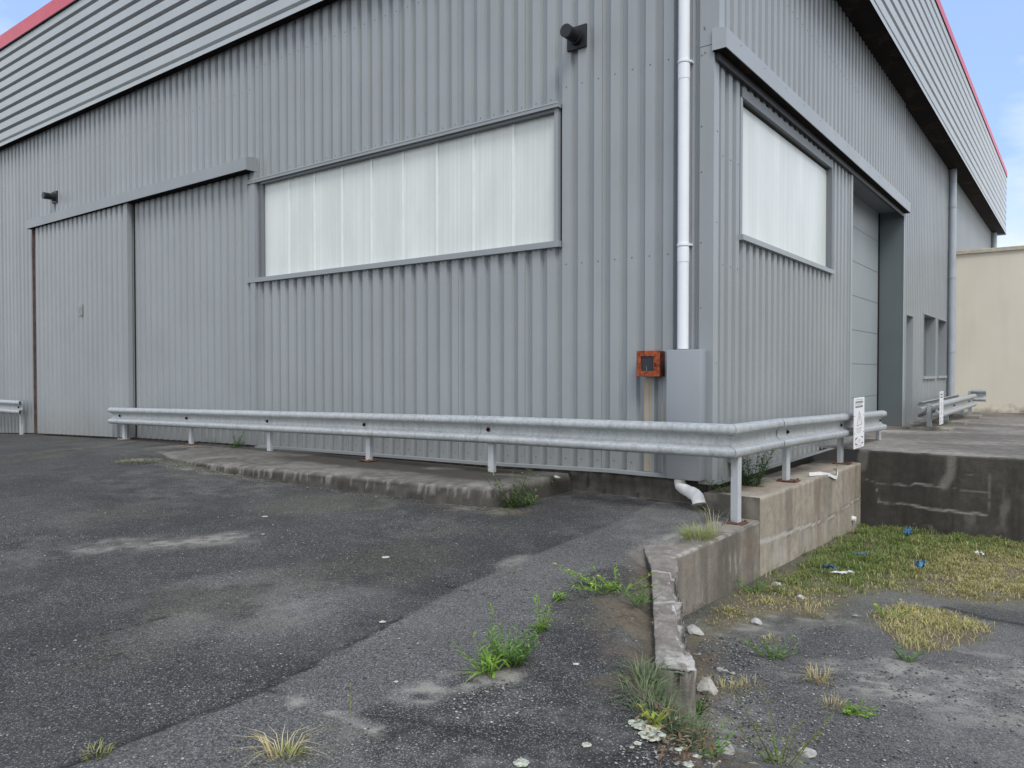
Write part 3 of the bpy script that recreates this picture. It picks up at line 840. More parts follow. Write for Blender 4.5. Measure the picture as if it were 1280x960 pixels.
# ------------------------------------------------------------------ the warehouse
bld = empty('warehouse', (0, 0, 0), 'large grey corrugated metal warehouse with red roof edge and white glazing', 'warehouse')
PITCH = .207
PRO = [(0., 0.), (.110, 0.), (.130, 1.), (.180, 1.), (.207, 0.)]   # along, depth factor


SHIFT = [0.]


def profile(a0, a1, pitch=PITCH, pro=PRO, dep=.047):
    if SHIFT[0]:
        sh = SHIFT[0]; SHIFT[0] = 0.
        r_ = [(a + sh, d) for a, d in profile(a0 - sh, a1 - sh, pitch, pro, dep)]
        SHIFT[0] = sh; return r_
    out = []
    k = math.floor(a0 / pitch) - 1
    sc = pitch / .207
    pts = []
    while k * pitch < a1 + pitch:
        for (u, d) in pro[:-1]: pts.append((k * pitch + u * sc, d * dep))
        k += 1
    def at(a):
        for i in range(len(pts) - 1):
            if pts[i][0] <= a <= pts[i + 1][0]:
                q = (a - pts[i][0]) / (pts[i + 1][0] - pts[i][0] + 1e-12); return pts[i][1] + q * (pts[i + 1][1] - pts[i][1])
        return 0
    out = [(a0, at(a0))] + [p for p in pts if a0 + 1e-4 < p[0] < a1 - 1e-4] + [(a1, at(a1))]
    return out


PRO_SIDE = [(0., 0.), (.098, 0.), (.116, 1.), (.187, 1.), (.207, 0.)]


def clad(mb, mp, a0, a1, z0, z1, mat='clad', dep=.047, ret=True, pro=PRO):
    """mp(a, depth, z) -> point; z0 may be a function"""
    pr = profile(a0, a1, pro=pro, dep=dep)
    vs = []; fs = []
    for (a, d) in pr:
        lo = z0(a) if callable(z0) else z0
        vs += [mp(a, d, lo), mp(a, d, z1)]
    for i in range(len(pr) - 1): fs.append((2 * i, 2 * i + 2, 2 * i + 3, 2 * i + 1))
    mb.add(vs, fs, mat)
    if ret:  # dark closer behind the open rib ends
        for zz in ((z0, z1)):
            pass
    return mb


def screws(mb, pts, ax, mat='screw', r=.009):
    for p in pts:
        n = 6; vs = []
        for q in range(n):
            c, s_ = math.cos(2 * math.pi * q / n) * r, math.sin(2 * math.pi * q / n) * r
            vs.append((p[0] + c, p[1], p[2] + s_) if ax == 1 else (p[0], p[1] + c, p[2] + s_))
        tip = (p[0], p[1] - .007, p[2]) if ax == 1 else (p[0] + .007, p[1], p[2])
        vs.append(tip)
        mb.add(vs, [(i, (i + 1) % n, n) if ax == 1 else ((i + 1) % n, i, n) for i in range(n)][:], mat)


front = lambda off=0.: (lambda a, d, z: (a, d - off, z))
side = lambda off=0.: (lambda a, d, z: (off - d, a, z))
TOP = 6.42
WX0, WX1, WZ0, WZ1 = -7.41, -1.87, 2.60, 4.08
mb = MB(); SHIFT[0] = .089
clad(mb, front(), -40, WX0 - .33, zb, TOP)
clad(mb, front(), WX0 - .33, WX1 + .06, zb, WZ0 - .03)
clad(mb, front(), WX0 - .33, WX1 + .06, WZ1 + .05, TOP)
clad(mb, front(), WX1 + .06, -.10, zb, TOP)
k0 = math.ceil(-8.2 / PITCH)
pts = []
for k in range(-75, 0):
    xc = k * PITCH + .054 + .089
    if -7.7 < xc < -1.9: pts += [(xc, -.001, WZ1 + .12), (xc, -.001, WZ0 - .1), (xc, -.001, 5.9)]
    if xc > -1.85: pts += [(xc, -.001, 4.30), (xc, -.001, 2.32), (xc, -.001, 5.6)]
    if -7.7 < xc < -.2: pts += [(xc, -.001, float(zb(xc)) + .1)]
    if xc < -7.7: pts += [(xc, -.001, 5.6)]
screws(mb, pts, 1)
# vertical sheet laps
for xl in np.arange(-39.8, -.4, PITCH * 5):
    if WX0 - .3 < xl < WX1: segs = [(float(zb(xl)), WZ0 - .04), (WZ1 + .06, TOP)]
    else: segs = [(float(zb(xl)), TOP)]
    q = round(xl / PITCH) * PITCH + .104 + .089
    for (a, b) in segs: mb.box((q - .0015, -.002, a), (q + .0015, .004, b), 'screw')
mb.build('wall', bld); SHIFT[0] = 0.

RY0, RY1 = .80, 4.32           # side window
DY0, DY1 = 5.55, 9.62          # loading door
mb = MB()
clad(mb, side(), .115, RY0 - .07, 0., 4.28, dep=.055, pro=PRO_SIDE)
clad(mb, side(), RY0 - .07, RY1 + .07, 0., 2.575, dep=.055, pro=PRO_SIDE)
clad(mb, side(), RY0 - .07, RY1 + .07, 4.14, 4.28, dep=.055, pro=PRO_SIDE)
clad(mb, side(), RY1 + .07, DY0 - .08, 0., 4.28, dep=.055, pro=PRO_SIDE)
clad(mb, side(.05), .115, DY1 + .05, 4.42, TOP + .04, dep=.055, pro=PRO_SIDE)
clad(mb, side(.02), DY1 + .1, 10.06, 0., TOP + .04, dep=.055, pro=PRO_SIDE)
clad(mb, side(.02), 10.06, 10.80, 2.27, TOP + .04, dep=.055, pro=PRO_SIDE)
clad(mb, side(.02), 10.80, 12.1, 0., TOP + .04, dep=.055, pro=PRO_SIDE)
clad(mb, side(.02), 12.1, 15.62, 0., .98, dep=.055, pro=PRO_SIDE)
clad(mb, side(.02), 13.82, 14.18, .98, 2.42, dep=.055, pro=PRO_SIDE)
clad(mb, side(.02), 12.1, 15.62, 2.42, TOP + .04, dep=.055, pro=PRO_SIDE)
clad(mb, side(.02), 15.62, 27.6, 0., TOP + .04, dep=.055, pro=PRO_SIDE)
pts = []
for k in range(1, 28):
    yc = k * PITCH + .054
    if yc < RY0 - .1: pts += [(.001, yc, 3.3), (.001, yc, 2.2)]
    if RY0 < yc < RY1: pts += [(.001, yc, 2.5)]
    pts += [(.051, yc, 5.5)]
    if yc < DY0 - .1: pts += [(.001, yc, .12)]
screws(mb, pts, 0)
mb.build('wall', bld)

# plinth below the sheets
gx, gz = np.meshgrid(np.concatenate([np.linspace(-40, -9, 60), np.linspace(-8.9, -.02, 260)]), np.linspace(.08, -.6, 26))
m = masks(gx.shape)
row = np.floor((gz - .02) / .2); off = (row % 2) * .2
jx = np.abs(((gx + off) / .42) % 1 - .5) * .42
m[..., 1] = np.clip(.9 * sm(.2, .206, jx) + .8 * sm(.012, .004, np.abs(((gz - .02) / .2) % 1 - .5 - .5) * .2) + .75 * sm(-.04, .02, gz) + .35 * sm(.4, .7, fbm(gx, gz, 4, 151)), 0, 1)
grid_mesh('plinth', np.stack([gx, np.full(gx.shape, .052) + .004 * fbm(gx, gz, 8, 152), gz], -1), ['found'], {'mask_a': m}, bld, flip=True)
gy, gz = np.meshgrid(np.linspace(.02, 5.5, 160), np.linspace(.06, -.3, 10)); m = masks(gy.shape); m[..., 1] = .75 + .2 * fbm(gy, gz, 5, 153)
grid_mesh('plinth', np.stack([np.full(gy.shape, -.065), gy, gz], -1), ['found'], {'mask_a': m}, bld, flip=True)

MB().box((-39.9, .075, -.8), (-.07, 27.5, -.03), 'gap').build('floor', bld)  # dark block added inside to stop light coming through the base gaps
# base flashings
mb = MB()
xs_ = np.linspace(-7.6, -.13, 30)
vs = []
for x in xs_:
    z = float(zb(x)); vs += [(x, -.004, z + .012), (x, -.03, z + .004), (x, -.032, z - .03), (x, .02, z - .034)]
fs = []
for i in range(len(xs_) - 1):
    for j in range(3): fs.append((4 * i + j, 4 * i + j + 1, 4 * i + j + 5, 4 * i + j + 4))
mb.add(vs, [f[::-1] for f in fs], 'trim')
mb.build('base_flashing', bld)
MB().box((-.03, .12, -.025), (.022, DY0 - .09, .01), 'trim').build('base_flashing', bld)

# corner trim
mb = MB()
mb.box((-.135, -.008, -.012), (.010, .03, 4.33), 'trim'); mb.box((-.02, .0, -.012), (.0105, .125, 4.33), 'canopy')  # side leg takes a lighter colour for the light on that face
mb.box((-.135, -.011, 4.335), (.062, .03, TOP), 'trim'); mb.box((-.02, -.009, 4.44), (.0625, .125, TOP), 'canopy')
screws(mb, [(-.115, -.009, z) for z in (.5, 1.1, 1.75, 2.4, 3.1, 3.55, 4.25)] + [(-.09, -.012, 4.52), (-.085, -.012, 4.5), (-.08, -.0125, 4.27)], 1)
screws(mb, [(.0115, .08, z) for z in (1.2, 2.6, 3.5)], 0)
mb.build('corner_trim', bld)

# fascia bands
mb = MB()
FL, FT, FRB = 6.36, 8.58, 8.9
fp = FT - FL - .09; nr = 9; ph = fp / nr


def fband(mb, mp, a0, a1):
    zz = [(FL, .012), (FL + .075, .012), (FL + .08, 0.)]
    z = FL + .09
    prof_ = []
    for k in range(nr):
        b = z + k * ph
        prof_ += [(b, .045, 'g'), (b + ph * .16, .045, 'f'), (b + ph * .26, 0., 'f'), (b + ph * .9, 0., 'g')]
    prof_.append((z + nr * ph, .045, 'f'))
    allp = [(FL, -.012, 'f'), (FL + .078, -.012, 'f')] + prof_
    for i in range(len(allp) - 1):
        (za, da, ma), (zb_, db, _) = allp[i], allp[i + 1]
        mb.add([mp(a0, da, za), mp(a1, da, za), mp(a1, db, zb_), mp(a0, db, zb_)], [(0, 1, 2, 3)], 'groove' if ma == 'g' else 'fascia')


fband(mb, lambda a, d, z: (a, -.155 + d, z), -40, .455)
mb.build('fascia', bld)
mb = MB(); fband(mb, lambda a, d, z: (.455 - d, a, z), -.155, 27.8)
mb.add([(.45, 27.8, FL), (-.02, 27.8, FL), (-.02, 27.8, FT + .2), (.45, 27.8, FT + .2)], [(0, 1, 2, 3)], 'fascia')
mb.build('fascia', bld)
MB().box((-40, -.185, FT), (.485, -.10, FRB), 'red', .01).box((-40, -.187, FT - .02), (.487, -.15, FT + .012), 'gap').build('roof_coping', bld)
MB().box((.40, -.099, FT), (.470, 27.83, FT + .21), 'red', .01).box((.44, -.1, FT - .02), (.472, 27.83, FT + .012), 'gap').build('roof_coping', bld)
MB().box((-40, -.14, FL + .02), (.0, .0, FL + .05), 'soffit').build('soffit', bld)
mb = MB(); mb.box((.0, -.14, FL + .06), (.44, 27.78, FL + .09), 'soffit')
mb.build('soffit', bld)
MB().box((-40, .0, 8.2), (.42, 27.78, 8.35), 'groove').build('roof', bld)
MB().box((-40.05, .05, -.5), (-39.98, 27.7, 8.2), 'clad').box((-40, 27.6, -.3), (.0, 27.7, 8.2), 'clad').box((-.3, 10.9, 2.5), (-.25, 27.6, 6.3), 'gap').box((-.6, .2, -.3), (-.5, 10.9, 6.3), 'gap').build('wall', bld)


# windows
def window_front():
    fr = MB()
    # head, sill, jambs
    fr.box((WX0 - .32, -.055, WZ1 + .005), (WX1 + .075, .04, WZ1 + .045), 'trim'); fr.box((WX0 - .32, -.06, WZ1 + .045), (WX1 + .075, -.045, WZ1 + .062), 'canopy')
    fr.box((WX0 - .0, -.02, WZ1 - .03), (WX1, .05, WZ1 + .004), 'trim_dark')
    fr.box((WX0 - .34, -.05, WZ0 - .08), (WX1 + .08, .045, WZ0 - .012), 'trim')
    fr.box((WX0 - .325, -.028, WZ0 - .011), (WX0 - .11, .04, WZ1 + .003), 'trim'); fr.box((WX0 - .109, .012, WZ0 - .011), (WX0, .05, WZ1 + .003), 'trim_dark')
    fr.box((WX1, -.02, WZ0 - .011), (WX1 + .05, .05, WZ1 + .003), 'trim')
    f = fr.build('window', bld)
    p = MB(); p.box((WX0, .055, WZ0 - .01), (WX1, .07, WZ1), 'pane')
    for k in range(1, 9):
        x = WX0 + (WX1 - WX0) * k / 9.03; p.box((x - .02, .046, WZ0 - .008), (x + .02, .0545, WZ1 - .004), 'joint')
    p.build('pane', f)


window_front()
fr = MB()
fr.box((-.09, RY0 - .04, 4.035), (.012, RY1 + .04, 4.138), 'trim_dark')
fr.box((-.09, RY0 - .08, 2.515), (.045, RY1 + .08, 2.572), 'canopy')
fr.box((-.09, RY0 - .065, 2.573), (.004, RY0, 4.034), 'trim'); fr.box((-.09, RY1, 2.573), (.02, RY1 + .065, 4.034), 'trim_dark')
f = fr.build('window', bld)
p = MB(); p.box((-.075, RY0, 2.574), (-.06, RY1, 4.03), 'pane')
p.box((-.058, RY0 + .001, 4.005), (-.045, RY1 - .001, 4.019), 'gap'); p.build('pane', f)
for (a, b) in ((12.12, 13.80), (14.20, 15.60)):
    fr = MB(); fr.box((-.2, a - .03, .93), (.06, b + .03, .985), 'canopy'); fr.box((-.2, a - .03, 2.40), (.035, b + .03, 2.44), 'trim')
    fr.box((-.2, a - .03, .986), (.035, a, 2.399), 'trim'); fr.box((-.2, b, .986), (.035, b + .03, 2.399), 'trim')
    f = fr.build('window', bld); MB().box((-.19, a, .986), (-.17, b, 2.399), 'winpane').build('pane', f)

# loading door, reveal, canopy
MB().box((-.46, DY0, 0.), (-.42, DY1, 4.42), 'secdoor').build('loading_door', bld)
ld = bpy.data.objects['loading_door']
mb = MB()
for z in np.arange(.62, 4.3, .62): mb.box((-.4195, DY0 + .01, z), (-.417, DY1 - .01, z + .012), 'trim_dark')
mb.box((-.4185, DY1 - .05, 0.), (-.40, DY1 - .002, 4.4), 'gap')
mb.build('panel_joint', ld)
mb = MB(); mb.box((-.419, DY1, -.02), (.035, DY1 + .1, 4.42), 'jamb'); mb.box((.0355, DY1 - .004, -.02), (.045, DY1 + .1, 4.28), 'canopy')
mb.box((-.419, DY0 - .1, -.02), (.02, DY0, 4.42), 'canopy'); mb.box((-.44, DY0 + .001, 4.30), (-.0, DY1 - .001, 4.42), 'trim_dark')
mb.build('door_reveal', bld)
cp = MB()
pr = [(.0, -.035, 4.26), (.145, -.035, 4.26), (.145, -.035, 4.45), (.053, -.035, 4.475), (0., -.035, 4.475)]
cp.prism(pr[::-1], (0, 0, 0), (0, 9.72, 0), 'canopy')
screws(cp, [(.146, y, 4.40) for y in np.arange(.35, 9.6, .72)], 0)
cp.box((.004, -.03, 4.252), (.135, 9.67, 4.2592), 'soffit'); cp.box((.004, .02, 4.175), (.05, 9.6, 4.2515), 'black')  # black strip added to deepen the shade under the canopy
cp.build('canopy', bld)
cp = MB()
pr = [(-15.86, .0, 4.265), (-15.86, -.20, 4.265), (-15.86, -.20, 4.455), (-15.86, -.06, 4.485), (-15.86, 0., 4.485)]
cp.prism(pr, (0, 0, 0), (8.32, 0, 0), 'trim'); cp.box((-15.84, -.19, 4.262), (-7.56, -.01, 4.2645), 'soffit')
cp.build('canopy', bld)
mb = MB(); mb.box((-.25, 10.07, -.02), (-.2, 10.79, 2.26), 'winpane'); mb.box((-.2, 10.79, -.02), (.03, 10.82, 2.26), 'canopy'); mb.box((-.2, 10.05, -.02), (.03, 10.07, 2.26), 'trim'); mb.box((-.2, 10.05, 2.26), (.03, 10.82, 2.29), 'trim')
mb.build('side_door', bld)


# sliding doors
def slide(x0, x1, yf, label):
    mb = MB(); clad(mb, front(-yf), x0 + .06, x1 - .12, lambda a: float(zb(a)) + .012, 4.262, dep=.042)
    d = mb.build('sliding_door', bld); d['label'] = label
    z0 = float(zb(x1)) + .012
    e = MB(); e.box((x1 - .12, yf - .012, z0), (x1, yf + .075, 4.262), 'trim'); e.box((x1, yf - .01, z0), (x1 + .004, yf + .075, 4.262), 'trim')
    e.build('door_edge', d)
    return d


d1 = slide(-15.62, -11.42, -.135, 'sliding door leaf with a small lock plate')
d2 = slide(-11.85, -7.55, -.028, 'plain sliding door leaf')
e = MB(); e.box((-15.66, -.16, float(zb(-15.6))), (-15.645, -.10, 4.262), 'rustline', .003); e.build('door_edge', d1)
xg = float(on(1, -.03, 169.2, 400)[0]); e = MB(); e.box((xg - .02, -.036, float(zb(xg)) + .02), (xg + .02, -.0295, 4.262), 'gap'); e.build('door_edge', d2)
e = MB(); e.box((-13.44, -.155, 2.24), (-13.30, -.133, 2.47), 'trim', .004); e.box((-13.415, -.159, 2.29), (-13.325, -.154, 2.42), 'pad', .002); e.build('lock_plate', d1)


# downpipes
def arc(c, r, a0, a1, n, plane):
    out = []
    for i in range(n + 1):
        q = a0 + (a1 - a0) * i / n; out.append(plane(c, r * math.cos(q), r * math.sin(q)))
    return out


dp = MB(); dp.tube([(-.275, -.075, 1.34), (-.275, -.075, 6.34)], .056, 'pvc', 24); dpo = dp.build('downpipe', bld, 40)
for z in (4.19, 2.37):
    c = MB(); c.tube([(-.275, -.075, z - .16), (-.275, -.075, z - .02)], .059, 'pvc', 24); c.tube([(-.275, -.075, z), (-.275, -.075, z + .022)], .064, 'pvc', 24)
    c.box((-.345, -.06, z + .005), (-.205, .0, z + .025), 'pvc'); c.build('pipe_collar', dpo, 40)
c = MB(); c.box((-.415, -.165, .035), (-.052, -.001, 1.332), 'cover', .012); c.build('pipe_cover', bld, 40)
oe = MB(); oe.tube([(-.30, -.08, .06), (-.30, -.082, .0), (-.285, -.095, -.035), (-.245, -.12, -.055), (-.17, -.165, -.072), (-.10, -.205, -.085)], .057, 'pvc_old', 20)
oe.tube([(-.125, -.19, -.08), (-.075, -.222, -.09), (-.04, -.25, -.105), (-.018, -.268, -.14), (-.01, -.275, -.165)], .064, 'pvc_old', 20)
oe.build('pipe_outlet', bld, 40)
dp = MB(); dp.tube([(.125, 15.78, 0.), (.125, 15.78, 6.40)], .088, 'pvc_grey', 18); dpo = dp.build('downpipe', bld, 40)
for z in (1.6, 3.55, 5.4):
    c = MB(); c.tube([(.125, 15.78, z), (.125, 15.78, z + .05)], .098, 'pvc_grey', 18); c.box((.0, 15.75, z + .01), (.1, 15.81, z + .04), 'pvc_grey'); c.build('pipe_collar', dpo, 40)
MB().tube([(.12, 27.2, 3.), (.12, 27.2, 6.38)], .09, 'pvc_grey', 14).build('downpipe', bld, 40)
# rust runs under the red box: thin coloured run marks lying on the rib
mb = MB()
mb.box((-.745, -.0035, .07), (-.655, -.0005, 1.02), 'stain'); mb.box((-.545, -.0035, .08), (-.515, -.0005, .80), 'stain')
mb.build('rust_run', bld)

# red box
rb = empty('wall_box', (-.62, 0, 1.05), 'small rusted red box with dark glass window beside the grey pipe cover', 'wall box')
x0, x1, z0, z1 = -.755, -.505, 1.065, 1.325
mb = MB(); mb.box((x0, -.12, z0), (x1, -.001, z1), 'rustdark', .006); mb.build('housing', rb)
mb = MB()
mb.box((x0 - .003, -.145, z0 - .003), (x0 + .045, -.119, z1 + .003), 'rustbox', .004); mb.box((x1 - .062, -.145, z0 - .003), (x1 + .003, -.119, z1 + .003), 'rustbox', .004)
mb.box((x0 + .045, -.144, z0 - .003), (x1 - .062, -.119, z0 + .052), 'rustbox', .003); mb.box((x0 + .045, -.144, z1 - .055), (x1 - .062, -.119, z1 + .003), 'rustbox', .003)
mb.box((x1 - .05, -.150, z0 + .10), (x1 - .03, -.144, z0 + .14), 'rustdark', .002)
mb.build('door_frame', rb)
MB().box((x0 + .044, -.128, z0 + .05), (x1 - .061, -.1215, z1 - .053), 'glass_dark').box((x0 + .103, -.132, z0 + .051), (x0 + .107, -.1285, z0 + .10), 'pad').build('glass', rb)


# flue vents
def flue(cx, cz, label, s=.25, ln=.20, tilt=0.):
    v = empty('flue_vent', (cx, 0, cz), label, 'vent', 'black flue vents on the front wall')
    mb = MB(); mb.box((cx - s / 2, -.03, cz - s / 2), (cx + s / 2, -.004, cz + s / 2), 'black', .004); mb.build('wall_plate', v)
    mb = MB(); mb.tube([(cx, -.03, cz), (cx, -.08, cz)], .085, 'black', 24); mb.tube([(cx, -.08, cz + .0), (cx - .0, -ln * .62, cz + tilt * .6)], .062, 'black', 24)
    mb.build('pipe', v, 35)
    mb = MB()
    for q in range(4):
        y = -ln * .60 - .028 * q; mb.tube([(cx, y, cz + tilt), (cx, y - .016, cz + tilt)], .07, 'black', 24)
    mb.tube([(cx, -ln * .6, cz + tilt), (cx, -ln - .02, cz + tilt)], .055, 'black', 20); mb.tube([(cx, -ln - .02, cz + tilt), (cx, -ln - .05, cz + tilt)], .072, 'black', 24)
    mb.build('terminal', v, 35)


flue(-1.57, 4.80, 'black flue vent high on the wall right of the long window')
flue(-14.83, 4.86, 'small black flue vent above the left end of the sliding door canopy')

# ------------------------------------------------------------------ cream building
cb = empty('rendered_building', (2, 17.3, 0), 'plain cream rendered building with pale coping behind the loading yard', 'building')
MB().box((.015, 17.2, -.3), (30, 26.5, 4.34), 'render').build('wall', cb)
MB().box((.0, 17.14, 4.341), (30.1, 26.55, 4.45), 'coping', .012).build('coping', cb)

# ------------------------------------------------------------------ guardrails
WPROF = [(.002, .150), (.010, .156), (.030, .155), (.055, .149), (.072, .138), (.081, .123), (.082, .086), (.076, .073), (.058, .064), (.024, .054), (.008, .045), (.001, .032)]
WPROF = WPROF + [(d, -z) for d, z in WPROF[::-1]]


def beam(p0, p1, parent, out, e0=0., e1=0., lift=0., name='beam', flat=1.):
    """W section from p0 to p1 (points on the back of the valley), out: outward horizontal unit vector; e: mitre factor"""
    p0, p1, out = Vector(p0), Vector(p1), Vector(out)
    dr = (p1 - p0).normalized()
    th = .004
    pr_ = [(d + lift, z) for d, z in WPROF]
    inner = [(d - th if 0 < i < len(pr_) - 1 else d - th, z) for i, (d, z) in enumerate(pr_)]
    ring = pr_ + inner[::-1]
    NS = max(2, int((p1 - p0).length / .5)); vs = []; fs = []; k = len(ring)
    for s_ in range(NS + 1):
        u = s_ / NS
        base = p0.lerp(p1, u)
        for d, z in ring:
            sh = (-e0 * d if s_ == 0 else 0) + (e1 * d if s_ == NS else 0)
            wob = .0025 * math.sin(base.x * 3.1 + base.y * 2.3 + z * 9)
            vs.append(base + out * (d + wob) + Vector((0, 0, z)) + dr * sh)
    for s_ in range(NS):
        for j in range(k): fs.append((s_ * k + j, s_ * k + (j + 1) % k, (s_ + 1) * k + (j + 1) % k, (s_ + 1) * k + j))
    h = k // 2
    for s_ in (0, NS):
        for j in range(h - 1): fs.append((s_ * k + j, s_ * k + j + 1, s_ * k + k - 2 - j, s_ * k + k - 1 - j))
    mb = MB(); mb.add(vs, fs, 'galv')
    import bmesh
    o = mb.build(name, parent)
    bm = bmesh.new(); bm.from_mesh(o.data); bmesh.ops.recalc_face_normals(bm, faces=bm.faces); bm.to_mesh(o.data); bm.free()
    o.data.shade_smooth(); o.data.set_sharp_from_angle(angle=math.radians(50))
    return o


def post(x, y, z0, z1, parent, ang=0., plate=True, w_=.08, d_=.05, lean=0., platemat='plate'):
    t_ = .006
    C_ = [(-w_ / 2, 0), (w_ / 2, 0), (w_ / 2, d_), (w_ / 2 - .016, d_), (w_ / 2 - .016, d_ - t_), (w_ / 2 - t_, d_ - t_), (w_ / 2 - t_, t_), (-w_ / 2 + t_, t_), (-w_ / 2 + t_, d_ - t_), (-w_ / 2 + .016, d_ - t_), (-w_ / 2 + .016, d_), (-w_ / 2, d_)]
    ca, sa = math.cos(ang), math.sin(ang)
    P_ = lambda u, v, z, l: (x + u * ca - v * sa + l, y + u * sa + v * ca, z)
    n = len(C_)
    vs = [P_(u, v, z0, lean) for u, v in C_] + [P_(u, v, z1, 0) for u, v in C_]
    mb = MB(); mb.add(vs, [(i, (i + 1) % n, n + (i + 1) % n, n + i) for i in range(n)] + [tuple(range(n, 2 * n))], 'post')
    o = mb.build('post', parent)
    if plate:
        b = MB(); b.box((x + lean - .105, y - .075, z0 - .003), (x + lean + .105, y + .095, z0 + .010), platemat, .003)
        for (u, v) in ((-.08, -.05), (.08, -.05), (-.08, .07), (.08, .07)): b.tube([(x + lean + u, y + v, z0 + .01), (x + lean + u, y + v, z0 + .026)], .011, platemat, 6)
        b.build('base_plate', o)
    return o


def bolt(p, out, parent):
    p = Vector(p); out = Vector(out); mb = MB()
    mb.tube([p, p + out * .006], .026, 'rustdark', 10); mb.tube([p + out * .006, p + out * .022], .016, 'gap', 6)
    return mb.build('bolt', parent)


gr = empty('guardrail', (.45, -.55, -.27), 'long galvanised W beam guardrail turning the building corner', 'guardrail', 'galvanised guardrails')
CX, CY = .475, -.60          # front line corner (crest)
slope = .30 / 13.0
yf = lambda x: CY + (CX - x) * slope
zc = lambda x: float(np.interp(x, [-12.8, -3.0, CX], [.245, .445, .485]))
D = .081
outL = Vector((-slope, -1, 0)).normalized()


def LP(x): return Vector((x, yf(x), zc(x))) - outL * D


def xL(px): 
    x = -5.
    for _ in range(20): x = on(1, yf(x), px, 530)[0]
    return float(x)


xa, xj1, xj2 = xL(135.), xL(313.), xL(586.)
beam(LP(xa), LP(xj1 + .25), gr, outL)
beam(LP(xj1), LP(xj2 + .12), gr, outL, lift=.010)
beam(LP(xj2), Vector((CX - D, CY + D, .485)), gr, outL, lift=.004, e1=1.)
outR = Vector((1, 0, 0))
zr = lambda y: float(np.interp(y, [CY, 1.2, 5.75], [.485, .465, .345]))
RP = lambda y: Vector((CX - D, y, zr(y)))
yj = on(0, CX, 984, 545)[1]; ye = on(0, CX, 1107, 527)[1]
beam(Vector((CX - D, CY + D - .012, .485)), RP(yj + .0), gr, outR, e0=1., lift=.007)
beam(RP(yj - .12), RP(ye), gr, outR, lift=.016)
for px, h in ((148, .13), (231, .12), (329, .12), (453, .12), (607, .12)):
    x = xL(px); y = yf(x) + .09
    inside = -8.7 < x
    z0 = float(zslab(x)) if inside else float(zup(x, y))
    post(x, y, z0 + .012, zc(x) + .1, gr, platemat='pad' if px == 148 else 'plate', plate=px in (148, 231, 453))
for px in (145, 228, 329, 450, 605):
    x = xL(px); bolt(Vector((x, yf(x), zc(x))) - outL * (D - .008), outL, gr)
post(CX - .065, CY + .13, -.268, .40, gr, ang=-.35, lean=.0)
for px, py in ((980, 606), (1048, 584), (1096, 556)):
    y = on(0, CX - .13, px, py)[1]; z0 = float(zplat(y)) if y > 3.8 else float(np.interp(y, [-.2, 3.8], [-.06, -.12]))
    post(CX - .085, y, z0 + .006, zr(y) + .1, gr, ang=math.pi / 2 - .2, lean=0, plate=y < 3.8)
for px in (982, 1049, 1098):
    y = on(0, CX - D, px, 540)[1]; bolt((CX - D + .014, y, zr(y)), outR, gr)

g2 = empty('guardrail', (-19, -.3, -.3), 'galvanised guardrail end left of the sliding door, cut by the left photo edge', 'guardrail', 'galvanised guardrails')
xe = float(on(1, -.25, 23, 508)[0])
beam((-24, -.17, .27), (xe, -.17, .285), g2, (0, -1, 0))
post(xe - .15, -.165, float(zup(xe, -.2)) - .02, .42, g2, plate=False); post(xe - 2.4, -.165, float(zup(xe - 2, -.2)) - .02, .42, g2, plate=False)
bolt((xe - .2, -.168, .285), (0, -1, 0), g2)

g3 = empty('guardrail', (.6, 12, 0), 'double sided guardrail on concrete pads along the side wall near the cream building', 'guardrail', 'galvanised guardrails')
for (ya, yb, xo, o_) in ((8.95, 14.9, .72, 1), (8.75, 14.6, .52, -1)):
    beam((xo, ya, .375), (xo, yb, .385), g3, (o_, 0, 0))
beam((.66, 15.12, .50), (.98, 15.12, .50), g3, (0, -1, 0))
for y in (9.2, 11.4, 14.0):
    post(.62, y, .045, .49, g3, ang=math.pi / 2, plate=False, w_=.1, d_=.08)
    b = MB(); b.box((.28, y - .33, -.02), (.98, y + .33, .05), 'pad', .012); b.build('concrete_pad', g3)
post(.62, 15.2, .0, .60, g3, plate=False)
for y in (9.3, 11.4, 14.0): bolt((.724, y, .38), (1, 0, 0), g3)


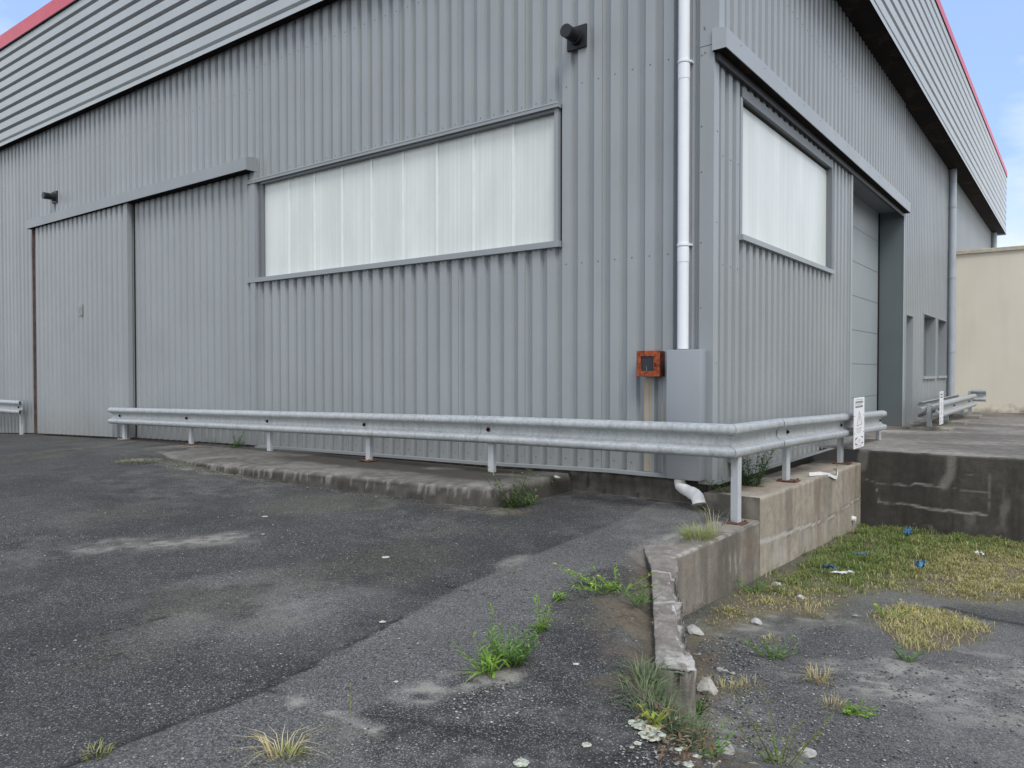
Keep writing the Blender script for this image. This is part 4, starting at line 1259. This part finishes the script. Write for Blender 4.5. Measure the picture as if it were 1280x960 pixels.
# ------------------------------------------------------------------ signs on the rails
def sign(y0, y1, z0, z1, xp, label, detail=True, lean=0.):
    s_ = empty('warning_sign', (xp, (y0 + y1) / 2, z0), label, 'sign', 'white signs fixed on the guardrails')
    mb = MB(); mb.box((xp, y0, z0), (xp + .006, y1, z1), 'white', .0015); mb.build('panel', s_)
    W, H = y1 - y0, z1 - z0
    P_ = lambda u, v: (y0 + u * W, z1 - v * H)

    def rect(mb, u0, v0, u1, v1, mat, lay=1):
        a, b = P_(u0, v0), P_(u1, v1); x = xp + .006 + .0012 * lay
        mb.add([(x, a[0], b[1]), (x, b[0], b[1]), (x, b[0], a[1]), (x, a[0], a[1])], [(0, 1, 2, 3)], mat)

    def poly(mb, pts, mat, lay=1):
        x = xp + .006 + .0012 * lay; q = [P_(u, v) for u, v in pts]
        mb.add([(x, a, b) for a, b in q], [tuple(range(len(q)))], mat)
    mb = MB(); rng2 = random.Random(3)
    # heading line of small print
    u = .14
    while u < .82:
        l = rng2.uniform(.03, .08); rect(mb, u, .035, min(u + l, .86), .052, 'greymark'); u += l + .025
    # black band, white field with small lettering, black band
    for v in (.075, .165):
        rect(mb, .13, v, .83, v + .034, 'blackmark')
        u = .17
        while u < .76:
            l = rng2.uniform(.02, .05); rect(mb, u, v + .010, u + l, v + .024, 'white', 2); u += l + .035
    rect(mb, .13, .11, .145, .165, 'blackmark')
    u = .22
    while u < .72:
        l = rng2.uniform(.03, .06); rect(mb, u, .125, u + l, .148, 'greymark'); u += l + .03
    # tall outlined triangle
    o_ = [(.50, .26), (.80, .545), (.24, .565)]; i_ = [(.50, .31), (.73, .53), (.305, .545)]
    for a in range(3):
        b = (a + 1) % 3; poly(mb, [o_[a], o_[b], i_[b], i_[a]], 'greymark')
    poly(mb, [(.47, .38), (.53, .38), (.515, .47), (.485, .47)], 'greymark'); rect(mb, .48, .485, .52, .505, 'greymark')
    for v in (.60, .625, .655, .685):
        u = .24
        while u < .70:
            l = rng2.uniform(.03, .10); rect(mb, u, v, min(u + l, .76), v + .012, 'greymark'); u += l + .025
    mb.build('lettering', s_)
    mb = MB()
    # black square with a white disc
    pts = [(.14, .79), (.86, .79), (.86, .93), (.14, .93)]; poly(mb, pts, 'blackmark')
    poly(mb, [(.5 + .36 * math.cos(q) * 1.04, .86 + .073 * math.sin(q)) for q in np.linspace(0, 2 * math.pi, 28)[:-1]], 'white', 2)
    for v in (.835, .86, .885): rect(mb, .36, v, .64, v + .008, 'greymark', 3)
    u = .22
    while u < .75:
        l = rng2.uniform(.04, .1); rect(mb, u, .955, u + l, .968, 'greymark'); u += l + .03
    mb.build('emblem', s_)
    for (u, v) in ((.06, .36), (.94, .36), (.06, .70), (.94, .70)):
        mb = MB(); p_ = P_(u, v); mb.tube([(xp + .006, p_[0], p_[1]), (xp + .010, p_[0], p_[1])], .008, 'screw', 8)
        mb.build('rivet', s_)


a = on(0, .56, 1067.2, 497.5); b = on(0, .56, 1080, 497.2); c = on(0, .56, 1069, 561)
sign(a[1], b[1], c[2], a[2], .56, 'white sign with black bands and triangle on the corner guardrail')
a = on(0, .83, 1174.5, 489.5); b = on(0, .83, 1179, 489.5); c = on(0, .83, 1174.5, 531)
sign(a[1], b[1], c[2], a[2], .83, 'white sign on the double guardrail near the cream building')


# ------------------------------------------------------------------ vegetation
def blades(P, h, w_, yaw, bend, tints, name, parent=None):
    """P (n,3), arrays per blade; 2-segment tapered blades"""
    n = len(P)
    dx, dy = np.cos(yaw), np.sin(yaw); sxn, syn = -np.sin(yaw), np.cos(yaw)
    V_ = np.zeros((n, 5, 3))
    for k, (f_, ww) in enumerate(((0, 1.), (.55, .8))):
        off = bend * h * f_ ** 2; zz = h * f_ * (1 - .25 * bend * f_)
        for sgn, j in ((-1, 0), (1, 1)):
            V_[:, 2 * k + j, 0] = P[:, 0] + dx * off + sxn * w_ * ww * .5 * sgn
            V_[:, 2 * k + j, 1] = P[:, 1] + dy * off + syn * w_ * ww * .5 * sgn
            V_[:, 2 * k + j, 2] = P[:, 2] + zz
    V_[:, 4, 0] = P[:, 0] + dx * bend * h; V_[:, 4, 1] = P[:, 1] + dy * bend * h; V_[:, 4, 2] = P[:, 2] + h * np.clip(1 - .45 * bend, .12, 1)
    base = np.arange(n)[:, None] * 5
    T = np.concatenate([base + np.array([0, 1, 3]), base + np.array([0, 3, 2]), base + np.array([2, 3, 4])], 0)
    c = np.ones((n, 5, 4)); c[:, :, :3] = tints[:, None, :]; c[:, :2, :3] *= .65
    return raw_mesh(name, V_.reshape(-1, 3), T, ['leaf'], {'tint': c}, parent)


GREEN = np.array([.19, .26, .075]); DRY = np.array([.50, .42, .20]); OLIVE = np.array([.31, .31, .11]); STRAW = np.array([.62, .53, .29]); DEEP = np.array([.12, .20, .055])


def scatter(poly_, n, soft=.13):
    P_ = np.array(poly_); lo, hi = P_.min(0), P_.max(0)
    x = rng.uniform(lo[0], hi[0], n); y = rng.uniform(lo[1], hi[1], n)
    wx_ = x + .2 * (fbm(x, y, 2.2, 71) - .5); wy_ = y + .2 * (fbm(x, y, 2.2, 72) - .5)
    d = sdist(wx_, wy_, P_)
    keep = rng.uniform(0, 1, n) < sm(-soft, soft * 2.2, d) * (.25 + .75 * sm(.3, .55, fbm(x, y, 3.3, 161)))
    keep &= (y < 3.78) & (x < 5.4) & ~((x < .56) & (y > -2.1))
    return x[keep], y[keep], d[keep]


x, y, d = scatter(GR1, 190000)
wallg = np.minimum(np.clip(x - .55, 0, 9), np.clip((3.8 - y) * 1.0, 0, 9))
gl = fbm(x, y, 1.6, 162)
green = np.clip(sm(1.6, .5, wallg + .5 * (gl - .5)) * sm(-1.3, .6, y) * sm(3.2, 1.7, x) + .3 * sm(.56, .7, gl) + .35 * sm(.35, .1, x - .55) * sm(.4, .6, fbm(x, y, 4, 166)), 0, 1)
n = len(x)
r = rng.uniform(0, 1, n)[:, None]
gcol = GREEN * (1 - r) + DEEP * r; g_2 = OLIVE * (1 - r) + GREEN * 1.1 * r; dcol = DRY * (1 - r) + STRAW * r
pick = rng.uniform(0, 1, n)
dryc = np.where((rng.uniform(0, 1, n) < .45 + .3 * (fbm(x, y, 2, 163) - .5))[:, None], dcol, OLIVE * (.8 + .5 * r))
green = green * .85
tint = np.where((pick < green)[:, None], np.where((rng.uniform(0, 1, n) < .8)[:, None], gcol, g_2), dryc)
h = (.022 + .045 * rng.uniform(0, 1, n) ** 1.7) * (.75 + .9 * green) * (.55 + .9 * sm(.35, .65, fbm(x, y, 7, 167))) * (.6 + .8 * fbm(x, y, 2.5, 164)) * (.55 + .45 * sm(-.1, .3, d))
bend = rng.uniform(.2, 1.1, n) * np.where(pick < green, .8, 1.25)
zz = zlow(x, y) + .03 * sm(-.1, .3, d) * fbm(x, y, 2, 82)
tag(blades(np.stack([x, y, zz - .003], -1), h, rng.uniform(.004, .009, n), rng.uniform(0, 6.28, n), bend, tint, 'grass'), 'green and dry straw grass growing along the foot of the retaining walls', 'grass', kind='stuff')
x, y, d = scatter(GR2, 9000, .10); n = len(x); r = rng.uniform(0, 1, n)[:, None]
tint = np.where(rng.uniform(0, 1, (n, 1)) < .5, OLIVE * (1.1 + .5 * r), DRY * (1 - r) + STRAW * r)
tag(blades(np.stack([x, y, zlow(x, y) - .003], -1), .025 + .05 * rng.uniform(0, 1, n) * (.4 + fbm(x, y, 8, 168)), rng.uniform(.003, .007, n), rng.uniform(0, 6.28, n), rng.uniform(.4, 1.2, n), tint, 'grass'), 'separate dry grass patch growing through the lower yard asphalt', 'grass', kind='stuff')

PLANT_N = [0]


def leafshape(mb, p, dr, ln, wd, col, droop=.3, nrm=None):
    """one narrow leaf of 4 quads starting at p towards dr"""
    p = Vector(p); dr = Vector(dr).normalized()
    sd = dr.cross(Vector((0, 0, 1)))
    if sd.length < .05: sd = Vector((1, 0, 0))
    sd.normalize(); vs = []; K = 4
    for k in range(K + 1):
        u = k / K; c = p + dr * (ln * u) + Vector((0, 0, -droop * ln * u * u))
        ww = wd * (.35 + 1.3 * u if u < .5 else 2.0 * (1 - u) + .0) * .5
        ww = max(ww, wd * .02)
        cup = Vector((0, 0, .25 * ww))
        vs += [c - sd * ww + cup, c, c + sd * ww + cup]
    fs = []
    for k in range(K):
        a = 3 * k; fs += [(a, a + 1, a + 4, a + 3), (a + 1, a + 2, a + 5, a + 4)]
    mb.add(vs, fs, 'leaf', col)


def weed(name, cat, pos, label, stems=8, h=.25, spread=.12, leaf=(.06, .008), per=14, col=((.11, .19, .035), (.06, .12, .02)), flowers=0, rosette=0, group=None, seed=None, lean=.35):
    PLANT_N[0] += 1; R_ = random.Random(seed or PLANT_N[0] * 13 + 5)
    root = empty(name, pos, label, cat, group)
    st = MB(); lf = MB(); fls = []
    pick_ = lambda: tuple(a + (b - a) * (q := R_.random()) for a, b in zip(*col))

    def rc():
        q = R_.random(); s_ = R_.uniform(.75, 1.25); return tuple((a + (b - a) * q) * s_ for a, b in zip(*col))
    for i in range(stems):
        q = R_.uniform(0, 6.283); rad = spread * math.sqrt(R_.random())
        b = Vector(pos) + Vector((math.cos(q) * rad * .45, math.sin(q) * rad * .45, -.004))
        hh = h * R_.uniform(.5, 1.05); ln_ = lean * R_.uniform(.3, 1.2)
        tip = b + Vector((math.cos(q) * (rad + hh * ln_), math.sin(q) * (rad + hh * ln_), hh))
        mid = b.lerp(tip, .5) + Vector((0, 0, hh * .12))
        path = []
        for k in range(7):
            u = k / 6; path.append(b * (1 - u) ** 2 + mid * 2 * u * (1 - u) + tip * u * u)
        st.tube(path, [.0026 * (1 - .6 * k / 6) for k in range(7)], 'leaf', 4, False, tuple(v * .9 for v in rc()))
        for k in range(per):
            u = .08 + .92 * k / per + R_.uniform(-.03, .03); u = min(max(u, 0), 1)
            c = b * (1 - u) ** 2 + mid * 2 * u * (1 - u) + tip * u * u
            a_ = R_.uniform(0, 6.283); el = R_.uniform(.2, 1.1)
            leafshape(lf, c, (math.cos(a_), math.sin(a_), el), leaf[0] * R_.uniform(.55, 1.15) * (1.1 - .45 * u), leaf[1] * R_.uniform(.7, 1.2), rc(), R_.uniform(.1, .5))
        if i < flowers:
            fl = MB(); fls.append(fl)
            for _ in range(9):
                a_ = R_.uniform(0, 6.283); leafshape(fl, tip, (math.cos(a_), math.sin(a_), .25), .014, .008, (1, 1, 1), .1)
    for i in range(rosette):
        a_ = R_.uniform(0, 6.283); leafshape(lf, Vector(pos) + Vector((R_.uniform(-1, 1) * spread * .3, R_.uniform(-1, 1) * spread * .3, 0)), (math.cos(a_), math.sin(a_), R_.uniform(.3, 1.6)), leaf[0] * R_.uniform(1., 2.), leaf[1] * 1.2, rc(), R_.uniform(.1, .6))
    if st.v: st.build('stem', root, None, True)
    lf.build('leaves', root, 60, True)
    for fl in fls:
        fl.ms = ['petal']; fl.build('flower', root)
    return root


def tuft(pos, label, n=60, h=.12, spread=.05, cols=(DRY, STRAW), bend=(.4, 1.3), w_=.004, flat=False, name='grass_tuft', group=None):
    root = empty(name, pos, label, 'grass tuft', group)
    q = rng.uniform(0, 6.283, n); rad = spread * np.sqrt(rng.uniform(0, 1, n))
    P_ = np.stack([pos[0] + np.cos(q) * rad, pos[1] + np.sin(q) * rad, np.full(n, pos[2] - .004)], -1)
    r_ = rng.uniform(0, 1, n)[:, None]
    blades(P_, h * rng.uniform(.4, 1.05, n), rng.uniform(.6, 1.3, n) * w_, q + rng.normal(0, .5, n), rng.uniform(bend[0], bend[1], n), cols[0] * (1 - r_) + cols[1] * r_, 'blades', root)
    return root


U3 = lambda px, py: onG(zup, px, py)
BR = ((.27, .42, .07), (.15, .28, .045))
BG = ((.19, .31, .08), (.10, .20, .05))
weed('weed', 'plant', U3(612, 841), 'bright green spiky weed at the left front of the asphalt clump', 10, .15, .10, (.11, .011), 5, BR, rosette=26, lean=.5)
weed('weed', 'plant', U3(640, 830), 'bushy green weed with upright shoots, largest on the asphalt', 26, .18, .09, (.06, .008), 18, BG, lean=.28)
weed('weed', 'plant', U3(617, 818), 'tall single shoot rising behind the spiky asphalt weed', 3, .26, .03, (.05, .009), 20, BR, lean=.08)
weed('weed', 'plant', U3(676, 789), 'forked weed with two tall shoots on the asphalt', 5, .24, .05, (.055, .010), 14, BR, rosette=16, lean=.2)
weed('weed', 'plant', U3(698, 750), 'smallest low green weed between the forked weed and the wall', 4, .07, .05, (.06, .009), 5, BR, rosette=14, lean=.5)
weed('weed', 'plant', U3(768, 738), 'low spreading green weed with yellow tips beside the wall top', 20, .14, .24, (.06, .008), 14, BR, flowers=4, rosette=20, lean=.5)
weed('weed', 'plant', U3(801, 755), 'small pale weed against the broken wall top', 12, .13, .09, (.045, .008), 10, BG, rosette=8)
weed('weed', 'plant', U3(640, 634), 'tall leafy weed at the corner of the concrete apron', 16, .40, .20, (.10, .016), 12, ((.12, .18, .05), (.06, .11, .03)), flowers=1, rosette=20, lean=.3)
weed('weed', 'plant', U3(664, 630), 'low broad weed right of the apron corner weed', 8, .13, .10, (.07, .014), 9, BG, rosette=14)
weed('weed', 'plant', U3(688, 618), 'thin weed with yellow flowers beside the apron end', 6, .27, .10, (.05, .007), 6, BG, flowers=3, lean=.25)
weed('weed', 'plant', U3(884, 632), 'dark green weed below the white pipe outlet', 12, .17, .14, (.07, .014), 10, ((.07, .13, .03), (.04, .085, .02)), rosette=12)
weed('weed', 'plant', (.17, -.02, -.075), 'leafy weed left of the corner post on the ledge', 10, .16, .16, (.06, .016), 9, ((.13, .20, .05), (.08, .13, .03)), rosette=10)
weed('weed', 'plant', (.19, .62, -.08), 'tall dark bushy weed on the ledge behind the corner post', 30, .48, .22, (.095, .019), 22, ((.13, .20, .075), (.07, .12, .045)), rosette=16, lean=.22)
tuft(U3(872, 672), 'green grass tuft on top of the low wall', 260, .16, .16, (OLIVE * 1.2, GREEN * 1.3), (.2, 1.2))
tuft(U3(893, 668), 'long pale grass stalks in front of the corner post', 30, .42, .06, (STRAW, OLIVE * 1.5), (.5, 1.1), .003)
weed('weed', 'plant', U3(438, 893), 'thin lone seedling on the grey asphalt', 1, .16, .005, (.03, .009), 9, ((.30, .34, .16), (.2, .26, .1)), lean=.05)
tuft(U3(353, 948), 'dry pale grass tuft at the bottom of the asphalt', 46, .16, .05, (STRAW * 1.1, DRY * 1.3), (.6, 1.7), .0035)
tuft(U3(365, 944), 'small green grass clump in the bottom dry tuft', 60, .06, .05, (GREEN * 1.3, OLIVE), (.4, 1.2), .005)
tuft(U3(120, 943), 'tiny green tuft in the crack at lower left', 50, .06, .05, (GREEN * 1.5, DRY), (.4, 1.2), .004)
zb_ = float(zup(-8.9, -.15))
weed('weed', 'plant', (float(xL(277)), -.16, float(zslab(xL(277)))), 'small green weed below the guardrail at the wall foot', 10, .30, .18, (.08, .018), 9, BG, rosette=10)
weed('weed', 'plant', (float(xL(247)), -.14, float(zslab(xL(247)))), 'tiny weed left of the weed at the wall foot', 5, .16, .08, (.05, .012), 7, BG)
tuft(U3(176, 577), 'pale dry debris growth at the left end of the apron', 380, .05, .30, (np.array([.40, .38, .30]), np.array([.22, .22, .15])), (.7, 1.6), .010)
# growth along the broken wall
for i, (px, py, nn, hh) in enumerate(((803, 836, 170, .16), (806, 862, 220, .18), (819, 888, 230, .16), (842, 906, 190, .14), (858, 898, 120, .10))):
    p_ = onG(zup, px, py); p_[2] -= .07
    tuft(p_, ['grey green grass in the gap left of the broken wall', 'long arching grass halfway down the broken wall', 'thick grass clump at the left foot of the wall end', 'grass growing in front of the broken wall end', 'short grass at the right foot of the wall end'][i], nn, hh, .09, (np.array([.10, .15, .07]), np.array([.24, .28, .15])), (.3, 1.5), .006)
weed('weed', 'plant', onG(zup, 818, 905), 'small yellowish weed under the wall gap grass', 4, .08, .04, (.05, .014), 5, ((.35, .36, .05), (.2, .26, .05)), rosette=6)
G4 = [(966, 822, 'green weed alone on the lower asphalt near the wall', 14, .15, .12, BG), (1070, 893, 'bright green low weed in the lower yard', 8, .07, .08, BR), (1135, 826, 'weed at the front tip of the separate dry grass patch', 7, .10, .07, BG), (870, 892, 'green weed right of the broken wall end', 12, .17, .08, ((.12, .22, .04), (.07, .14, .03))), (975, 955, 'spindly yellow green weed at the bottom edge', 9, .24, .14, ((.22, .26, .07), (.11, .16, .05))), (880, 945, 'grey green weed at the bottom by the wall rubble', 8, .10, .10, BG), (947, 742, 'green weed growing against the retaining wall foot', 16, .15, .18, BG), (1135, 690, 'dark weed in the grass before the blackened wall', 6, .10, .12, BG)]
for px, py, lab, ns, hh, sp, cl in G4: weed('weed', 'plant', L3(px, py), lab, ns, hh, sp, (.05, .009), 11, cl, rosette=8, flowers=1 if px in (947,) else 0)
weed('weed', 'plant', L3(1110, 772), 'yellow flowered weed at the back of the separate grass patch', 8, .12, .1, (.05, .008), 8, BR, flowers=6)
for px, py, lab, nn, hh, sp in [(1025, 852, 'pale dry tuft alone on the lower asphalt', 90, .12, .07), (1043, 884, 'reddish dry tuft left of the bright green weed', 60, .08, .07), (905, 862, 'low olive tuft right of the white rock', 160, .06, .13), (940, 858, 'thin dry tuft with yellow flower beside the olive tuft', 40, .08, .06), (1010, 768, 'flattened dry stalks at the front of the grass', 50, .16, .10), (962, 800, 'dry tuft behind the lone green weed', 60, .06, .08)]:
    tuft(L3(px, py), lab, nn, hh, sp, (DRY * (1.1 if px != 1043 else .8), STRAW if px != 905 else OLIVE * 1.4), (.3, 1.3))

# ------------------------------------------------------------------ stones, litter
def stone(pos, size, label, seed, col=(.42, .41, .38), name='concrete_chunk', cat='rubble', flatz=.6, group='loose concrete rubble'):
    import bmesh
    bm = bmesh.new(); bmesh.ops.create_icosphere(bm, subdivisions=3, radius=1.)
    R_ = random.Random(seed); cuts = []
    for _ in range(9):
        v = Vector((R_.uniform(-1, 1), R_.uniform(-1, 1), R_.uniform(-.6, 1))).normalized(); cuts.append((v, R_.uniform(.5, .8)))
    for v in bm.verts:
        for nrm_, dd in cuts:
            e_ = v.co.dot(nrm_) - dd
            if e_ > 0: v.co -= nrm_ * e_
        f_ = float(fbm(np.array(v.co.x + seed), np.array(v.co.y + v.co.z * 1.7), 2.5, seed)) - .5
        v.co *= 1 + .22 * f_ + .12 * (float(fbm(np.array(v.co.x * 2 + seed), np.array(v.co.y * 2 - v.co.z * 2.7), 5, seed + 1)) - .5)
        v.co.z *= flatz
    mb = MB(); bm.verts.index_update()
    mb.add([Vector(pos) + Vector((v.co.x * size[0], v.co.y * size[1], (v.co.z + flatz * .55) * size[0])) for v in bm.verts], [[v.index for v in f.verts] for f in bm.faces], 'stone', col)
    bm.free()
    return tag(mb.build(name, None, 35, True), label, cat, group)


stone(L3(884, 866), (.06, .05), 'largest pale concrete chunk right of the broken wall end', 3, (.40, .385, .345), flatz=.9)
stone(L3(869, 793), (.07, .05), 'grey white chunk tucked against the wall by the dry leaves', 5, (.42, .42, .40))
stone(L3(944, 780), (.05, .04), 'pale flat stone at the grass edge above the lone weed', 7, (.40, .40, .38))
stone(L3(999, 750), (.055, .04), 'white stone lying in the grass right of the wall', 9, (.42, .41, .38))
stone(L3(970, 733), (.055, .045), 'white crumpled lump near the retaining wall foot', 11, (.48, .48, .47), 'litter', 'litter', group='litter in the lower yard')
for px, py, s_, lab in ((900, 839, .025, 'first of three small pale pebbles, leftmost'), (907, 841, .025, 'middle one of three small pale pebbles'), (916, 843, .02, 'last of three small pale pebbles, rightmost'), (914, 855, .02, 'pale pebble just in front of the three in a row'), (1010, 946, .045, 'long pale stone near the bottom weeds'), (1070, 772, .03, 'small white stone on the strip before the grass'), (905, 940, .05, 'pale stone at the bottom beside the asphalt edge')):
    stone(L3(px, py), (s_, s_ * .7), lab, px, (.36, .35, .32), 'pebble', 'stone')
stone((float(xL(681)), -.32, float(zslab(-2.2)) + .0), (.05, .03), 'white stone lying on the apron under the guardrail', 23, (.6, .58, .52), 'pebble', 'stone', .35)


def scrap(pos, size, label, mat, seed, name='plastic_scrap', cat='litter', hgt=.03):
    R_ = random.Random(seed); n = 10; V_ = np.zeros((n, n, 3))
    a = R_.uniform(0, 3.14)
    for i in range(n):
        for j in range(n):
            u, v = i / (n - 1) - .5, j / (n - 1) - .5
            u2 = u * (1 + .5 * math.sin(j * 1.3 + seed)); v2 = v * (1 + .4 * math.sin(i * 1.7 + seed))
            x_ = u2 * size[0]; y_ = v2 * size[1]
            V_[i, j] = (pos[0] + x_ * math.cos(a) - y_ * math.sin(a), pos[1] + x_ * math.sin(a) + y_ * math.cos(a), pos[2] + .012 + hgt * float(fbm(np.array(u * 1.), np.array(v * 1.), 5, seed)))
    return tag(grid_mesh(name, V_, [mat]), label, cat, 'litter in the lower yard')


for px, py, sz, lab, hg in ((1037, 722, (.09, .05), 'blue plastic scrap lying left in the dry grass', .09), (1150, 722, (.07, .035), 'blue plastic strip standing up in the dry grass', .17), (1135, 672, (.34, .08), 'blue green netting in the green grass before the dark wall', .06), (1078, 702, (.12, .08), 'pale blue scrap in the middle of the grass', .06)):
    p_ = L3(px, py); p_[2] += .045; scrap(p_, sz, lab, 'blueplastic', px, hgt=hg)
p_ = L3(1053, 724); p_[2] += .04; scrap(p_, (.16, .07), 'grey white wrapper beside the left blue scrap', 'paper', 4, 'wrapper')
p_ = L3(1224, 702); p_[2] += .05; scrap(p_, (.07, .05), 'white paper scrap at the right in the grass', 'paper', 6, 'paper_scrap', hgt=.07)
# white tape hanging at the post foot
y_t = on(0, .5, 1048, 585)[1]
mb = MB()
pts = [(.47, y_t + .02, -.085), (.50, y_t - .08, -.06), (.53, y_t - .18, -.065), (.556, y_t - .26, -.10), (.565, y_t - .36, -.17), (.562, y_t - .48, -.15), (.556, y_t - .62, -.11), (.50, y_t - .85, -.07), (.44, y_t - 1.05, -.066)]
vs = []; fs = []
for i, p in enumerate(pts):
    vs += [(p[0], p[1], p[2] + .02), (p[0] + .008, p[1], p[2] - .02)]
    if i: fs.append((2 * i - 2, 2 * i - 1, 2 * i + 1, 2 * i))
mb.add(vs, fs, 'paper')
tag(mb.build('tape', None, 60), 'loose white tape strip by the post foot on the retaining wall', 'tape')
# drain stub in the wall near the inner corner
mb = MB(); p_ = on(0, .56, 1066, 648); mb.tube([(.54, p_[1], p_[2]), (.60, p_[1], p_[2] - .01)], .035, 'pvc_old', 14)
tag(mb.build('drain_pipe', None, 40), 'short white drain pipe end low in the retaining wall corner', 'pipe')

# dry leaves and loose grit nobody could count
def litter_leaves(name, spots, label):
    mb = MB(); R_ = random.Random(77)
    for (zf, px, py, n, rad) in spots:
        c = onG(zf, px, py)
        for _ in range(n):
            q = R_.uniform(0, 6.283); r_ = rad * math.sqrt(R_.random()); x_, y_ = c[0] + math.cos(q) * r_, c[1] + math.sin(q) * r_
            z_ = float(zf(x_, y_)) + R_.uniform(.003, .02) + (.03 if zf is zlow else 0)
            col = R_.choice([(.17, .125, .085), (.24, .185, .125), (.13, .10, .075), (.30, .25, .17), (.20, .13, .08), (.25, .13, .065)])
            a_ = R_.uniform(0, 6.283); leafshape(mb, (x_, y_, z_), (math.cos(a_), math.sin(a_), R_.uniform(-.15, .4)), R_.uniform(.015, .05), R_.uniform(.004, .016), col, .3)
    return tag(mb.build(name, None, None, True), label, 'dry leaves', kind='stuff')


litter_leaves('dry_leaves', [(zlow, 890, 778, 70, .22), (zlow, 905, 765, 50, .25), (zlow, 1000, 715, 60, .35), (zup, 818, 895, 40, .10), (zup, 850, 925, 70, .14), (zup, 880, 945, 70, .2), (zlow, 960, 730, 40, .3), (zlow, 870, 830, 60, .15), (zup, 790, 770, 30, .2), (zlow, 1210, 735, 40, .5), (zup, 85, 544, 40, .22), (zup, 125, 546, 40, .25), (zup, 160, 549, 50, .25), (zup, 200, 552, 60, .25), (zup, 235, 555, 60, .22), (zup, 180, 577, 60, .25), (zup, 640, 642, 40, .2), (zup, 560, 634, 60, .3), (zup, 450, 612, 60, .3), (zup, 330, 598, 60, .3)], 'brown dry leaves and twigs by the wall foot')


def grit(name, zf, boxes, label):
    ico = [(0, 0, 1), (.89, 0, .45), (.28, .85, .45), (-.72, .53, .45), (-.72, -.53, .45), (.28, -.85, .45), (0, 0, -.4)]
    fcs = [(0, 1, 2), (0, 2, 3), (0, 3, 4), (0, 4, 5), (0, 5, 1), (6, 2, 1), (6, 3, 2), (6, 4, 3), (6, 5, 4), (6, 1, 5)]
    Vs, Fs, Cs = [], [], []; o = 0
    ic = np.array(ico); fc = np.array(fcs)
    for (P_, n, smin, smax, thr) in boxes:
        P_ = np.array(P_); lo, hi = P_.min(0), P_.max(0)
        x = rng.uniform(lo[0], hi[0], n); y = rng.uniform(lo[1], hi[1], n)
        k = inpoly(x, y, P_) & (rng.uniform(0, 1, n) < sm(thr, thr + .25, fbm(x, y, 2.6, 171)))
        x, y = x[k], y[k]
        s_ = smin + (smax - smin) * rng.uniform(0, 1, len(x)) ** 3
        z = zf(x, y)
        rot = rng.uniform(0, 6.28, len(x)); sc = rng.uniform(.6, 1.2, (len(x), 7, 3))
        v = ic[None] * sc * s_[:, None, None]
        vx = v[..., 0] * np.cos(rot)[:, None] - v[..., 1] * np.sin(rot)[:, None]; vy = v[..., 0] * np.sin(rot)[:, None] + v[..., 1] * np.cos(rot)[:, None]
        V_ = np.stack([vx + x[:, None], vy + y[:, None], v[..., 2] * .6 + z[:, None] + s_[:, None] * .15], -1)
        Vs.append(V_.reshape(-1, 3)); Fs.append((np.arange(len(x))[:, None, None] * 7 + fc[None] + o).reshape(-1, 3)); o += len(x) * 7
        g_ = rng.uniform(.10, .5, len(x)) ** 1.3
        c_ = np.ones((len(x), 7, 4)); c_[..., :3] = (g_[:, None] * np.array([1., .98, .92]))[:, None, :]; Cs.append(c_.reshape(-1, 4))
    return tag(raw_mesh(name, np.concatenate(Vs), np.concatenate(Fs), ['stone'], {'tint': np.concatenate(Cs)}), label, 'grit', kind='stuff')


grit('loose_grit', zup, [(G((0, 960), (0, 640), (400, 620), (800, 680), (800, 900), (860, 960)), 9000, .003, .011, .3), (G((480, 880), (640, 850), (700, 880), (420, 960)), 1500, .003, .012, .3), (G((760, 890), (800, 905), (930, 958), (760, 958)), 900, .003, .013, .25), (G((160, 580), (640, 640), (640, 622), (240, 575)), 3000, .004, .016, .2)], 'pale loose grit scattered over the upper asphalt')
grit('loose_grit', zlow, [(L((872, 800), (1040, 780), (1110, 830), (1300, 820), (1290, 955), (960, 955), (872, 900)), 9000, .003, .012, .25), (L((872, 800), (940, 800), (960, 950), (870, 920)), 2600, .003, .014, .2)], 'pale loose grit scattered over the lower asphalt')


# lichen spots on the asphalt
def lichen(spots):
    mb = MB(); R_ = random.Random(5)
    for px, py, rx in spots:
        c = U3(px, py)
        for lobe in range(5 if rx > .05 else 1):
            cx, cy = c[0] + R_.uniform(-1, 1) * rx * .6 * (lobe > 0), c[1] + R_.uniform(-1, 1) * rx * .6 * (lobe > 0); n = 26
            rr = rx * (R_.uniform(.45, .7) if rx > .05 else 1.); vs = [(cx, cy, float(zup(cx, cy)) + .006)]
            for k in range(n):
                a = 6.283 * k / n; r_ = rr * (.6 + .75 * float(fbm(np.array(math.cos(a) * 1.2 + px), np.array(math.sin(a) * 1.2 + py + lobe * 3), 2.2, px % 17)))
                x_, y_ = cx + math.cos(a) * r_, cy + math.sin(a) * r_; vs.append((x_, y_, float(zup(x_, y_)) + .004 + .0006 * lobe))
            mb.add(vs, [(0, 1 + k, 1 + (k + 1) % n) for k in range(n)], 'lichen')
    return tag(mb.build('lichen', None), 'pale green lichen spots on the dark asphalt', 'lichen', kind='stuff')


lichen([(806, 908, .055), (815, 920, .05), (797, 930, .016), (733, 932, .02), (652, 955, .03), (720, 831, .016), (331, 646, .03), (329, 668, .016), (495, 853, .012), (478, 778, .02), (482, 697, .03), (790, 935, .010), (860, 957, .02), (832, 928, .012), (848, 938, .013), (870, 946, .013)])
